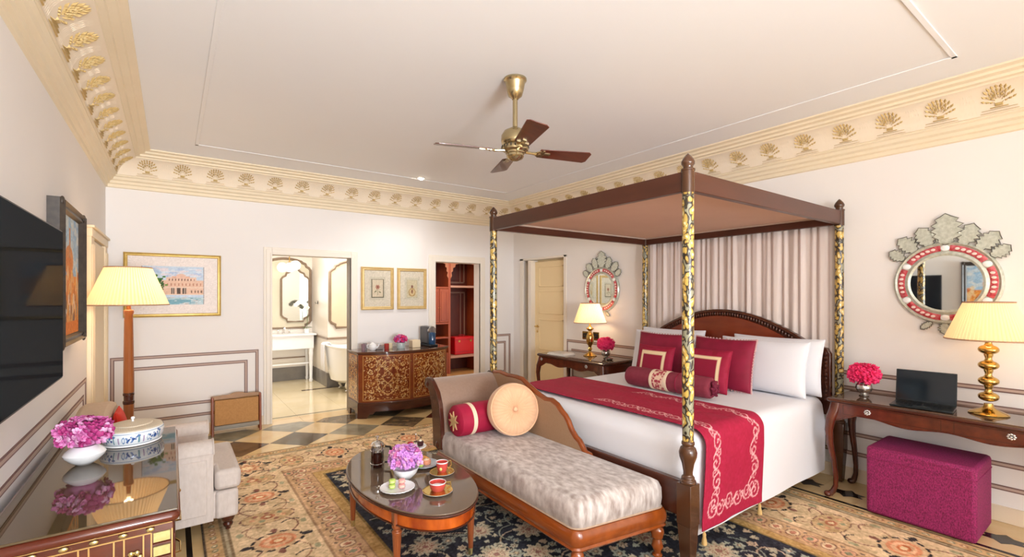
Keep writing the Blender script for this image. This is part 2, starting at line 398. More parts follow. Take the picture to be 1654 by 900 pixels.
for a, b, c, d in ((x0, x1, y0, y0 + .03), (x0, x1, y1 - .03, y1), (x0, x0 + .03, y0, y1), (x1 - .03, x1, y0, y1)): pm.box(a, b, c, d, ZC - .006, ZC)
struct(pm.build('trim_1', CEIL, bev=.004))

# bathroom and closet shells
BW = mat('bath_wall_marble', '#e9e1d6', 0.3, col2='#efe8df', nscale=2.5, detail=6)
BW2 = mat('bath_wall_beige', '#dccbb0', 0.3, col2='#e4d6bf', nscale=3, detail=6)
struct(B(0.5, 2.12, 9.30, 9.4, 0, 2.7).build('wall_bath_back', BW, smooth=False))
struct(B(2.12, 3.0, 8.20, 9.4, 0, 2.7).build('wall_bath_pier', BW, smooth=False))
struct(B(0.55, 0.68, YB + T, 9.4, 0, 2.7).build('wall_bath_left', BW, smooth=False))
struct(B(2.98, 3.08, YB + T, 8.2, 0, 2.7).build('wall_bath_right', BW, smooth=False))
struct(B(0.55, 6.2, YB + T, 9.4, 2.7, 2.8).build('ceiling_bath', CEIL, smooth=False))
struct(B(3.08, 6.2, 8.85, 8.95, 0, 2.7).build('wall_closet_back', DWARD, smooth=False))
struct(B(5.6, 5.7, YB + T, 8.9, 0, 2.7).build('wall_closet_right', WALL, smooth=False))
GREYST = mat('grey_skirting_stone', '#6f6a66', 0.25, col2='#85807a', nscale=6)
struct(MB().box(.68, 2.12, 9.285, 9.30, 0, .24).box(2.105, 2.12, 8.2, 9.3, 0, .24).box(2.12, 2.98, 8.185, 8.2, 0, .24).build('baseboard_bath', GREYST, smooth=False))
BR = mat('brown_marble_border', '#8a7563', 0.3, col2='#9c8674', nscale=12)
bt = MB().box(.68, 2.12, 9.288, 9.30, .80, .835).box(2.108, 2.12, 8.2, 9.3, .80, .835).box(2.12, 2.98, 8.188, 8.2, .80, .835)
bt.box(.68, 2.12, 9.29, 9.30, .66, .685).box(.68, 2.12, 9.29, 9.30, .40, .425).box(2.25, 2.98, 8.19, 8.2, .66, .69)
struct(bt.build('trim_2', BR, smooth=False))

# ------------------------------------------------------------------ cornice (mitred sweep) + gilt reliefs
PROF = [(0, 2.655), (.016, 2.662), (.018, 2.69), (.035, 2.70), (.04, 2.722), (.062, 2.735), (.07, 2.758), (.086, 2.768), (.086, 2.778),
        (.096, 2.782), (.104, 2.81), (.120, 2.845), (.148, 2.88), (.185, 2.91), (.225, 2.93), (.25, 2.938),
        (.256, 2.95), (.284, 2.955), (.29, 2.972), (.326, 2.98), (.334, 2.995), (.372, 3.003), (.372, 3.0149)]
def cornice(side, prof, name, m, z_extra=0):
    mb = MB(); G = []
    for a, z in prof:
        if side == 'left': G.append([(XL + a, YF, z), (XL + a, YB - a, z)])
        if side == 'back': G.append([(XL + a, YB - a, z), (XR - a, YB - a, z)])
        if side == 'right': G.append([(XR - a, YB - a, z), (XR - a, YF, z)])
    return mb.grid(G).build(name, m, smooth=True, ang=25)
def covept(u, w, h):     # u along the wall, w 0..1 up the cove, h = stand-off ; returns (along, inset, z)
    k = 9 + w * 6.0; i = min(int(k), 14); t = k - i
    a = PROF[i][0] * (1 - t) + PROF[i + 1][0] * t; z = PROF[i][1] * (1 - t) + PROF[i + 1][1] * t
    da = PROF[i + 1][0] - PROF[i][0]; dz = PROF[i + 1][1] - PROF[i][1]; l = math.hypot(da, dz)
    return (u, a + dz / l * h, z - da / l * h)
def relief():            # a gilt urn with a spreading palm, ~0.17 m wide
    mb = MB()
    def leaf(u0, w0, u1, w1, wd):
        du, dw = u1 - u0, (w1 - w0); l = math.hypot(du, dw * .25) + 1e-6; nx, nw = -dw * .25 / l, du / l * 4
        P = [covept(u0, w0, .001), covept((u0 + u1) / 2 + nx * wd, (w0 + w1) / 2 + nw * wd, .002), covept(u1, w1, .003), covept((u0 + u1) / 2 - nx * wd, (w0 + w1) / 2 - nw * wd, .002), covept((u0 + u1) / 2, (w0 + w1) / 2, .011)]
        mb.add(P, [(0, 1, 4), (1, 2, 4), (2, 3, 4), (3, 0, 4)])
    for w0, w1, hw in ((.03, .055, .095), (.13, .155, .088), (.18, .22, .045), (.22, .33, .020)):
        P = [covept(-hw, w0, .0), covept(hw, w0, .0), covept(hw, w1, .0), covept(-hw, w1, .0), covept(-hw * .8, (w0 + w1) / 2, .012), covept(hw * .8, (w0 + w1) / 2, .012)]
        mb.add(P, [(0, 1, 5, 4), (4, 5, 2, 3), (0, 4, 3), (1, 2, 5)])
    for r, n, sp in ((1.0, 11, 1.45), (.74, 9, 1.5), (.46, 7, 1.6)):
        for i in range(n):
            a = (i / (n - 1) - .5) * 2 * sp; du = math.sin(a) * .078 * r; dw = math.cos(a) * .5 * r
            leaf(du * .80, .38 + dw * .74 - .05, du * 1.10, min(.95, .38 + dw * 1.05), .0082)
            leaf(du * .45, .33 + dw * .45, du * .72, .36 + dw * .70, .002)
    return mb
def flutes():
    mb = MB()
    for k in range(5):
        u = (k - 2) * .021; G = []
        for s_ in range(7):
            w = .06 + s_ / 6 * .78; uu = u * (1 - .45 * w)
            G.append([covept(uu - .0022, w, 0), covept(uu, w, .0022), covept(uu + .0022, w, 0)])
        mb.grid(G)
    P = [covept(-.008, .9, 0), covept(0, .86, .006), covept(.008, .9, 0), covept(0, .95, .004)]; mb.add(P, [(0, 1, 2, 3)])
    return mb
for side in ('left', 'back', 'right'):
    root = struct(cornice(side, PROF, {'left': 'trim_3', 'back': 'trim_4', 'right': 'trim_5'}[side], CREAM))
    co = cornice(side, [(a + .0015, z - .0015) for a, z in PROF[9:16]], 'cove_band', COVE); co.parent = root
    if side == 'back': us = [-.208 + .3 * k for k in range(16)]; rz, ox, oy = 0, 0, YB
    if side == 'right': us = [.626 - .295 * 22 + .295 * k for k in range(42)]; rz, ox, oy = -PI / 2, XR, 0
    if side == 'left': us = [6.01 - .30 * k for k in range(40)]; rz, ox, oy = PI / 2, XL, 0
    def mk(src, nm, m, off):
        first = None
        for u in us:
            u += off
            if side == 'back': loc = (u, YB, 0); rot = 0
            elif side == 'right': loc = (XR, u, 0); rot = -PI / 2
            else: loc = (XL, u, 0); rot = PI / 2
            if side == 'back' and not (XL + .2 < u < XR - .2): continue
            if side != 'back' and u > YB - .2: continue
            if first is None:
                b = MB(); s0 = src(); b.f = s0.f; b.v = [(p[0], -p[1], p[2]) for p in s0.v]
                first = b.build(nm, m, root, world=False); first.location = loc; first.rotation_euler = (0, 0, rot)
            else: inst(first, root, loc, (0, 0, rot))
    mk(relief, 'gilt_palm_relief', GOLDP, 0); mk(flutes, 'fluted_relief', COVE, .15)

# ------------------------------------------------------------------ dado stripes
def stripe_rect(wall, u0, u1, z0, z1, m_out, m_in, name, wd=.034):
    def bx(a, b, c, d, t, mb):
        if wall == 'back': mb.box(a, b, YB - t, YB, c, d)
        elif wall == 'left': mb.box(XL, XL + t, a, b, c, d)
        else: mb.box(XR - t, XR, a, b, c, d)
    o = MB(); i = MB(); e = .009
    for (mb, q, t) in ((o, 0, .004), (i, e, .006)):
        segs = [(u0 + q, u0 + wd - q, z0 + q, z1 - q), (u1 - wd + q, u1 - q, z0 + q, z1 - q), (u0 + wd - q, u1 - wd + q, z0 + q, z0 + wd - q), (u0 + wd - q, u1 - wd + q, z1 - wd + q, z1 - q)]
        for a, b, c, d in segs: bx(a, b, c, d, t, mb)
    r = struct(o.build(name, m_out, smooth=False)); i.build('pale_inset_line', m_in, r, smooth=False); return r
n = 6
for wall, u0, u1, z0, z1 in (('back', -.515, .835, .20, .905), ('back', -.355, .72, .335, .79), ('back', 4.13, 4.535, .16, .915), ('back', 4.22, 4.44, .29, .80),
                             ('left', -1.2, 4.94, .20, .905), ('left', -1.1, 4.82, .335, .79), ('right', -1.2, 5.01, .215, .918), ('right', -1.1, 4.9, .375, .79)):
    stripe_rect(wall, u0, u1, z0, z1, DADO, DADOL, 'trim_%d' % n); n += 1

# ------------------------------------------------------------------ doors
def casing(wall, a, b, top, name, wd=.1):
    r = MB()
    def bx(u0, u1, z0, z1, t):
        if wall == 'back': r.box(u0, u1, YB - t, YB, z0, z1)
        elif wall == 'left': r.box(XL, XL + t, u0, u1, z0, z1)
        else: r.box(XR - t, XR, u0, u1, z0, z1)
    for s_, t in ((wd, .02), (wd * .72, .032), (wd * .25, .04)):
        bx(a - s_, a, 0, top + s_, t); bx(b, b + s_, 0, top + s_, t); bx(a, b, top, top + s_, t)
    return struct(r.build(name, TRIMW, bev=.004))
casing('back', D1[0], D1[1], D1[2], 'door_1', .09)
casing('back', D2[0], D2[1], D2[2], 'door_2', .1)
# brass hinge edge of the sliding leaf at the bathroom opening
struct(B(D1[1] - .012, D1[1], YB - .01, YB + .12, 0, D1[2]).build('trim_14', mat('door_edge_grey', '#7d7268', .4), smooth=False))
# right wall door: recessed cream leaf
r = struct(B(XR + .13, XR + .16, DR[0], DR[1], 0, DR[2]).build('door_3', DOORY, smooth=False))
lf = B(XR + .075, XR + .115, DR[0] + .01, 5.82, 0.005, 2.075).build('door_leaf', DOORY, r, bev=.003)
for z0, z1 in ((.12, .62), (.70, 1.18), (1.26, 1.62), (1.68, 2.0)):
    mo = MB()
    for a, b, c, d in ((5.15, 5.72, z0, z0 + .02), (5.15, 5.72, z1 - .02, z1), (5.15, 5.17, z0, z1), (5.70, 5.72, z0, z1)): mo.box(XR + .066, XR + .076, a, b, c, d)
    mo.build('panel_moulding', DOORY, lf, bev=.003)
MB().tube([(XR + .075, 5.76, 1.06), (XR + .02, 5.76, 1.06), (XR + .02, 5.66, 1.06)], .009).ell((XR + .07, 5.76, 1.06), (.008, .022, .022)).ell((XR + .07, 5.76, .98), (.006, .014, .02)).build('door_handle', BRASS, lf)
B(XR - .008, XR + .13, 5.82, 5.90, 0, 2.10).build('door_jamb', TRIMW, r, bev=.004)
cs = MB()
for a, b in ((DR[1] - .07, DR[1] + .02), (DR[0] - .05, DR[0] + .01)): cs.box(XR - .014, XR, a, b, 0, DR[2] + .03)
cs.box(XR - .014, XR, DR[0] - .05, DR[1] + .02, DR[2], DR[2] + .03); cs.build('door_casing', TRIMW, r, bev=.004)
# left wall door with classical surround
r = struct(B(XL, XL + .02, 5.18, 5.94, 0, 2.0).build('door_4', mat('door_warm_cream', '#f0dcb8', .45), bev=.003))
fl = MB()
for yc in (5.07, 6.03):
    fl.box(XL, XL + .03, yc - .085, yc + .085, 0, 2.02)
    for k in range(4): fl.tube([(XL + .03, yc - .055 + k * .036, .2), (XL + .03, yc - .055 + k * .036, 1.96)], .010, n=6)
    fl.box(XL, XL + .05, yc - .09, yc + .09, 0, .18)
fl.box(XL, XL + .035, 4.985, 6.12, 2.02, 2.09).box(XL, XL + .05, 4.97, 6.13, 2.09, 2.11)
fl.build('door_casing', mat('casing_cream', '#efdcbb', .45), r, bev=.003)
# baseboards
bb = MB().box(XL, D1[0] - .09, YB - .015, YB, 0, .11).box(D1[1] + .09, D2[0] - .1, YB - .015, YB, 0, .11).box(D2[1] + .1, XR, YB - .015, YB, 0, .11)
struct(bb.build('baseboard_back', mat('skirting_cream', '#e6d6bf', .4), bev=.003))
struct(B(XR - .015, XR, YF, DR[0] - .05, 0, .11).build('baseboard_right', MATS['skirting_cream'], bev=.003))
struct(B(XL, XL + .015, YF, 4.98, 0, .11).build('baseboard_left', MATS['skirting_cream'], bev=.003))

# ------------------------------------------------------------------ recessed downlights
def downlight(x, y, label, power=14, group=None):
    t = thing('ceiling_downlight', label, 'ceiling light', (x, y, ZC), group=group)
    MB().lathe([(.036, -.004), (.05, -.005), (.052, -.001), (.036, -.001)], n=20).build('trim_ring', TRIMW, t, world=False)
    MB().ell((0, 0, -.004), (.034, .034, .016)).build('lens', mat('lamp_lens', '#fff6e0', .5, emit='#fff0d0', estr=25), t, world=False)
    l = bpy.data.lights.new('downlight', 'SPOT'); l.energy = power; l.color = (1, .96, .91); l.spot_size = math.radians(150); l.spot_blend = .8; l.shadow_soft_size = .05
    o = bpy.data.objects.new('downlight_lamp', l); o.location = (0, 0, -.03); o.parent = t; COL.objects.link(o)
downlight(2.522, 5.419, 'small round recessed ceiling light near the far cornice', 34)
for i_, (x_, y_) in enumerate(((.9, .5), (2.5, -.4), (.9, -1.6), (3.2, -1.8))):  # unseen downlights added to strengthen the room light
    downlight(x_, y_, ['added unseen downlight nearest the fan, above the camera','added unseen downlight just behind the camera','left added unseen downlight in the rear of the room','right added unseen downlight in the rear of the room'][i_], 5, 'added fill downlights out of the frame')
# ================================================================== RUG
def make_rug():
    X0, X1, Y0, Y1 = 0.155, 3.995, -0.20, 5.14; W, Hh = X1 - X0, Y1 - Y0
    c = Canvas(W, Hh, .0085, '#d3b084'); r = random.Random(3)
    D = np.minimum(np.minimum(c.X, W - c.X), np.minimum(c.Y, Hh - c.Y))
    def band(a, b, col): c.C[(D >= a) & (D < b)] = rgb(col)
    band(0, .014, '#4a3a2c'); band(.014, .10, '#cba574'); band(.10, .112, '#8f7a5a'); band(.112, .135, '#b9a888'); band(.135, .15, '#8d7455')
    band(.15, .62, '#dcbf96'); band(.62, .635, '#a98563'); band(.635, .82, '#cfa87e'); band(.82, .832, '#a8825f'); band(.832, .90, '#c6a064'); band(.90, .915, '#8f7440')
    band(.915, 9, '#20222e')
    # side frames: map (s along, d inward)
    sides = [(lambda s, d: (d, s), Hh), (lambda s, d: (W - d, s), Hh), (lambda s, d: (s, d), W), (lambda s, d: (s, Hh - d), W)]
    for k, (f, Ln) in enumerate(sides):
        vert = k < 2
        def E(s, d, a, b, col, rot=0, **kw):      # a along, b inward
            x, y = f(s, d)
            if vert: a, b = b, a
            c.ell(x, y, a, b, col, rot, **kw)
        def St(pts, wd, col, a=1): c.stroke([f(s, d) for s, d in pts], wd, col, a)
        # fine outer guard
        s = .12
        while s < Ln - .12:
            E(s, .057, .022, .018, '#b07c58' if int(s * 13) % 2 else '#8f8a68'); E(s, .057, .010, .008, '#e6cda4'); s += .06
        # main border: serpentine vine, palmettes and dark-rimmed medallions
        m0 = Ln / 2 - .78 * int(Ln / 2 / .78)
        St([(s_, .385 + .155 * math.sin((s_ - m0) / .78 * 2 * PI * 1.0)) for s_ in np.arange(.2, Ln - .2, .03)], .011, '#8b5a4a')
        St([(s_, .385 - .155 * math.sin((s_ - m0) / .78 * 2 * PI * 1.0)) for s_ in np.arange(.2, Ln - .2, .03)], .009, '#a87a5e')
        s = m0
        while s < Ln - .15:
            if .5 < s < Ln - .5 or True:
                E(s, .385, .125, .150, '#d9b58c'); E(s, .385, .128, .155, '#2c2222', ring=.13, dash=12); E(s, .385, .085, .105, '#d98f66'); E(s, .385, .062, .08, '#e6b58c'); E(s, .385, .035, .05, '#d27a4c'); E(s, .385, .02, .025, '#f0d2a4')
                for q in (-1, 1): E(s, .385 + q * .175, .022, .035, '#2c2222'); E(s + q * .15, .385, .03, .02, '#8b5a4a')
            s2 = s + .39
            E(s2, .385, .10, .17, '#c9a77a'); E(s2, .385, .105, .175, '#7c5344', ring=.07, dash=9)
            for q in range(7): E(s2 + .06 * math.cos(q * .9), .385 + .10 * math.sin(q * .9), .018, .018, ('#a06a54', '#8a8a66', '#d9a27a')[q % 3])
            E(s2, .385, .035, .045, '#b87452'); E(s2, .385, .015, .02, '#f0d6aa')
            for q in (-1, 1):
                for w_ in (-1, 1):
                    St([(s2 + q * .15 + .03 * math.sin(t_), .385 + w_ * (.06 + .11 * t_ / 3)) for t_ in np.linspace(0, 3, 8)], .010, '#2f2622' if w_ > 0 else '#8b5a4a')
                    E(s2 + q * .19, .385 + w_ * .19, .03, .02, '#a8a07c')
            s += .78
        # inner guard of small blossoms
        s = .66
        while s < Ln - .66:
            q = int(s / .1) % 2
            E(s, .728, .040, .052, '#e3c9a2' if q else '#dba886'); E(s, .728, .042, .054, '#8f6650', ring=.16); E(s, .728, .018, .024, '#b5745a' if q else '#8d8d6c'); E(s + .052, .67, .012, .012, '#7d6450'); E(s + .052, .785, .012, .012, '#a06a54'); s += .104
    # corners of the border
    for cx in (.385, W - .385):
        for cy in (.385, Hh - .385):
            c.flower(cx, cy, .17, 8, [(1, '#2c2222'), (.9, '#d9b58c'), (.6, '#c98760'), (.35, '#e9cba0')])
    # navy field: arabesques, leaves and palmettes
    fx0, fx1, fy0, fy1 = .93, W - .93, .93, Hh - .93; cols = ['#b9b49c', '#a9ac9a', '#c9bda0', '#8f9488', '#c4ad92']
    def infield(x, y, m): return fx0 + m < x < fx1 - m and fy0 + m < y < fy1 - m
    for k in range(130):
        x, y = r.uniform(fx0, fx1), r.uniform(fy0, fy1); a = r.uniform(0, 6.3); P = [(x, y)]; cv = r.uniform(-.5, .5)
        for _ in range(14):
            a += cv; x += .035 * math.cos(a); y += .035 * math.sin(a)
            if not infield(x, y, .01): break
            P.append((x, y))
        if len(P) > 2: c.stroke(P, .009, r.choice(cols))
    pts = []
    for k in range(2600):
        x, y = r.uniform(fx0, fx1), r.uniform(fy0, fy1); rr = r.choice((.03, .035, .04, .05))
        if not infield(x, y, rr * .8): continue
        if any((x - a) ** 2 + (y - b) ** 2 < (rr + q) ** 2 * .75 for a, b, q in pts): continue
        pts.append((x, y, rr)); col = r.choice(cols); a = r.uniform(0, 6.3)
        if r.random() < .6:
            for q in (-.6, 0, .6): c.ell(x + rr * .4 * math.cos(a + q), y + rr * .4 * math.sin(a + q), rr * .72, rr * .24, col, a + q)
        else: c.flower(x, y, rr, 6, [(1, col), (.5, '#7e6a5c'), (.25, '#d8c4a0')], a)
    big = []
    for k in range(900):
        x, y = r.uniform(fx0, fx1), r.uniform(fy0, fy1); rr = r.uniform(.09, .125)
        if not infield(x, y, rr * .9): continue
        if any((x - a) ** 2 + (y - b) ** 2 < (rr + q) ** 2 * 1.5 for a, b, q in big): continue
        big.append((x, y, rr)); n_ = r.choice((12, 14, 9)); a = r.uniform(0, 6)
        c.flower(x, y, rr * 1.12, n_, [(1, '#20222e'), (.93, r.choice(('#cfc4a6', '#bdb69c'))), (.72, '#b09c88'), (.66, '#cdb89c'), (.46, '#a5705f'), (.38, '#d3bfa0'), (.2, '#9c6a5e')], a)
    c.noise(.035, 2); c.noise(.03, 7); c.noise(.02)
    o = c.build('rug', RUGM, lambda X, Y: (X0 + X, Y0 + Y, .0075), thick=0)
    tag(o, 'large beige oriental rug with navy floral centre under the bed and coffee table', 'rug')
    # hem gives the pile its thickness
    h = MB()
    for a, b, cc, d in ((X0, X1, Y0, Y0 + .006), (X0, X1, Y1 - .006, Y1), (X0, X0 + .006, Y0, Y1), (X1 - .006, X1, Y0, Y1)): h.box(a, b, cc, d, .0, .0072)
    h.build('binding', mat('rug_binding', '#4a3a2c', .9), o, world=False)
make_rug()
ZR = .0078   # standing height on the rug

# ================================================================== BED
bed = thing('four_poster_bed', 'dark wood four-poster bed with gilt-leaf painted posts and flat canopy', 'bed', (3.43, 2.54, ZR))
PX0, PX1, PY0, PY1 = 2.36, 4.50, 1.56, 3.54
def leafpost():
    m = bpy.data.materials.new('gilt_leaf_painted_post'); m.use_nodes = True; N = m.node_tree.nodes; Lk = m.node_tree.links; p = N['Principled BSDF']
    tc = N.new('ShaderNodeTexCoord'); mp = N.new('ShaderNodeMapping'); mp.inputs['Scale'].default_value = (1, 1, .62); Lk.new(tc.outputs['Object'], mp.inputs[0])
    nz = N.new('ShaderNodeTexNoise'); nz.inputs['Scale'].default_value = 18; Lk.new(mp.outputs[0], nz.inputs['Vector'])
    mx = N.new('ShaderNodeMixRGB'); mx.inputs[0].default_value = .06; Lk.new(mp.outputs[0], mx.inputs[1]); Lk.new(nz.outputs['Color'], mx.inputs[2])
    v = N.new('ShaderNodeTexVoronoi'); v.inputs['Scale'].default_value = 36; Lk.new(mx.outputs[0], v.inputs['Vector'])
    r = N.new('ShaderNodeValToRGB'); r.color_ramp.interpolation = 'CONSTANT'; e = r.color_ramp.elements
    e[0].position = 0; e[0].color = L4('#e9dfb0'); e[1].position = .20; e[1].color = L4('#c6a552')
    x = e.new(.47); x.color = L4('#7d5f28'); x = e.new(.53); x.color = L4('#2a2016'); x = e.new(.70); x.color = L4('#8e8c74')
    Lk.new(v.outputs['Distance'], r.inputs[0]); Lk.new(r.outputs[0], p.inputs['Base Color']); p.inputs['Roughness'].default_value = .35; p.inputs['Coat Weight'].default_value = .3
    return m
LEAFP = leafpost()
def bedpost(x, y):
    p = MB().box(x - .045, x + .045, y - .045, y + .045, .26, .49)
    f = [(x + sx * q, y + sy * q, z) for z, q in ((ZR, .028), (.26, .042)) for sx, sy in ((-1, -1), (1, -1), (1, 1), (-1, 1))]
    p.add(f, [(3, 2, 1, 0), (4, 5, 6, 7), (0, 1, 5, 4), (1, 2, 6, 5), (2, 3, 7, 6), (3, 0, 4, 7)])
    p.lathe([(.044, .49), (.044, .505), (.036, .512), (.036, .525), (.026, .535), (.026, .555), (.034, .60), (.048, .64), (.05, .665), (.042, .69), (.030, .70), (.036, .708), (.036, .72), (.03, .73)], (x, y, 0), 28)
    return p
for x, y in ((PX0, PY0), (PX0, PY1), (PX1, PY0), (PX1, PY1)):
    o = bedpost(x, y).build('bedpost', POSTW, bed, bev=.003)
    MB().lathe([(.031, .725), (.033, 1.2), (.032, 2.13)], (x, y, 0), 28).build('painted_shaft', LEAFP, o)
    MB().lathe([(.036, 2.128), (.036, 2.25), (.039, 2.252), (.039, 2.262), (.027, 2.268), (.027, 2.278), (.036, 2.29), (.037, 2.303), (.028, 2.322), (.012, 2.342), (0, 2.352)], (x, y, 0), 24).build('finial', POSTW, o)
def rail(x0, x1, y0, y1, name='canopy_rail'): B(x0, x1, y0, y1, 2.138, 2.25).build(name, RAILW, bed, bev=.004)
rail(PX0 - .022, PX0 + .022, PY0 + .03, PY1 - .03); rail(PX1 - .022, PX1 + .022, PY0 + .03, PY1 - .03)
rail(PX0 + .03, PX1 - .03, PY0 - .022, PY0 + .022); rail(PX0 + .03, PX1 - .03, PY1 - .022, PY1 + .022)
B(PX0 + .02, PX1 - .02, PY0 + .02, PY1 - .02, 2.212, 2.222).build('canopy_panel', CANOPY, bed)
cb = MB()
for a, b, c_, d in ((PX0 + .022, PX1 - .022, PY0 + .022, PY0 + .04), (PX0 + .022, PX1 - .022, PY1 - .04, PY1 - .022), (PX0 + .022, PX0 + .04, PY0 + .022, PY1 - .022), (PX1 - .04, PX1 - .022, PY0 + .022, PY1 - .022)): cb.box(a, b, c_, d, 2.198, 2.212)
cb.build('canopy_beading', mat('pale_beading', '#b9a698', .5), bed)
B(PX0 + .0, PX0 + .045, PY0 + .04, PY1 - .04, .28, .482).build('foot_rail', DARKW, bed, bev=.006)
for y in (PY0, PY1): B(PX0 + .04, PX1 - .04, y + (.085 if y < 2 else -.115), y + (.115 if y < 2 else -.085), .26, .42).build('side_rail', DARKW, bed, bev=.005)
# headboard
def hb(sc_=1.0, dz=0):
    h = [(1.625, .55), (1.60, .62), (1.60, 1.06), (1.625, 1.105), (1.67, 1.12), (1.735, 1.11)]
    arc = [(1.745 + (2.55 - 1.745) * t, 1.125 + .285 * math.sin(t * PI / 2) ** .85) for t in np.linspace(0, 1, 16)]
    half = h + arc; return half + [(5.10 - y, z) for y, z in half[::-1][1:]]
head = MB().prism(hb(), 4.43, 4.475, 'yz').build('headboard', DARKW, bed, bev=.006)
arc = [(1.80 + 1.5 * t, 1.06 + .285 * math.sin(t * PI) ** .8) for t in np.linspace(0, 1, 31)]
MB().prism([(1.80, .62)] + arc + [(3.30, .62)], 4.418, 4.432, 'yz').build('headboard_panel', mat('headboard_red_veneer', '#6a2414', .22, col2='#8a3a1e', nscale=3, stretch=(5, 1, 4), coat=.5), bed, bev=.003)
MB().tube([(4.425, 1.745 + 1.61 * t, 1.10 + .295 * math.sin(t * PI) ** .8) for t in np.linspace(0.01, .99, 41)], .016, n=8).build('arch_moulding', DARKW, bed)
rim = MB()
for t in np.linspace(0.02, .98, 60):
    y = 1.76 + 1.58 * t; z = 1.075 + .29 * math.sin(t * PI) ** .8; rim.ell((4.424, y, z), (.014, .011, .024), 8, 5)
for z in np.linspace(.68, 1.06, 12):
    for y in (1.635, 1.675): rim.ell((4.426, y, z), (.012, .016, .018), 8, 5); rim.ell((4.426, 5.1 - y, z), (.012, .016, .018), 8, 5)
rim.build('carved_beads', DARKW, bed)['kind'] = 'stuff'
# mattress/box
B(2.43, 4.42, PY0 + .10, PY1 - .10, .34, .60).build('mattress', WHITEC, bed, bev=.03)
# pleated curtain behind the headboard
G = []; ny_ = 260
for i in range(ny_ + 1):
    y = PY0 + .03 + (PY1 - PY0 - .06) * i / ny_; row = []
    for j in range(14):
        z = .55 + (2.17 - .55) * j / 13; a = .010 + .016 * (1 - j / 13) ** .5
        row.append((4.535 + a * .5 * math.sin(i * .62 + 1.6 * math.sin(i * .043) + .7 * math.sin(i * .11 + .5)) + .009 * math.sin(i * .23 + .8 * z) + .004 * math.sin(i * .97), y, z))
    G.append(row)
cu = MB().grid(G).build('bed_curtain', CURT); q = cu.modifiers.new('t', 'SOLIDIFY'); q.thickness = .003
tag(cu, 'pleated mauve-grey curtain hanging behind the bed headboard', 'curtain')

# ================================================================== DUVET, RUNNER
dx0, dx1, dy0, dy1, DT = 2.425, 4.40, 1.615, 3.485, .715
def duvet():
    N = 280; cx, cy = (dx0 + dx1) / 2, (dy0 + dy1) / 2; R = .10; per = []
    hx, hy = (dx1 - dx0) / 2 - R, (dy1 - dy0) / 2 - R
    segs = [((hx + R, -hy), (hx + R, hy), None), ((hx, hy), 0, 1), ((hx, hy + R), (-hx, hy + R), None), ((-hx, hy), PI / 2, 1),
            ((-hx - R, hy), (-hx - R, -hy), None), ((-hx, -hy), PI, 1), ((-hx, -hy - R), (hx, -hy - R), None), ((hx, -hy), 3 * PI / 2, 1)]
    for a, b, k in segs:
        if k is None:
            L = math.hypot(a[0] - b[0], a[1] - b[1]); m = max(2, int(L / .03)); nx, ny = ((b[1] - a[1]) / L, -(b[0] - a[0]) / L)
            per += [(a[0] + (b[0] - a[0]) * t / m, a[1] + (b[1] - a[1]) * t / m, nx, ny) for t in range(m)]
        else: per += [(a[0] + R * math.cos(b + q * PI / 16), a[1] + R * math.sin(b + q * PI / 16), math.cos(b + q * PI / 16), math.sin(b + q * PI / 16)) for q in range(8)]
    G = []
    for (x, y, nx, ny) in per:
        foot = x < -hx - R * .5; zb = .465 if foot else .13
        if x > hx: zb = .5
        X, Y = cx + x, cy + y; wv = .012 * math.sin(X * 9) * math.sin(Y * 7)
        row = []
        for t in np.linspace(0, 1, 9):
            z = zb + (DT - .09 - zb) * t; o = (1 - t) * (0.0 if foot else .004 * math.sin((X + Y) * 9))
            if not foot: o += .02 * (1 - t)
            row.append((X + nx * o, Y + ny * o, z))
        for t in np.linspace(0, 1, 7)[1:]:
            a = t * PI / 2; ins = .09 * (1 - math.cos(a)); row.append((X - nx * ins, Y - ny * ins, DT - .09 + .09 * math.sin(a)))
        bx, by = X - nx * .09, Y - ny * .09
        for t in np.linspace(0, 1, 12)[1:]:
            px, py = bx + (cx - bx) * t, by + (cy - by) * t; row.append((px, py, DT + .010 * math.sin(px * 5 + 1) * math.sin(py * 4) * min(1, t * 4) * (1 if t < 1 else 1)))
        G.append(row)
    return MB().grid(G, cu=True)
dv = duvet().build('duvet', WHITEC, ang=60); tag(dv, 'white duvet spread over the four-poster bed', 'duvet')
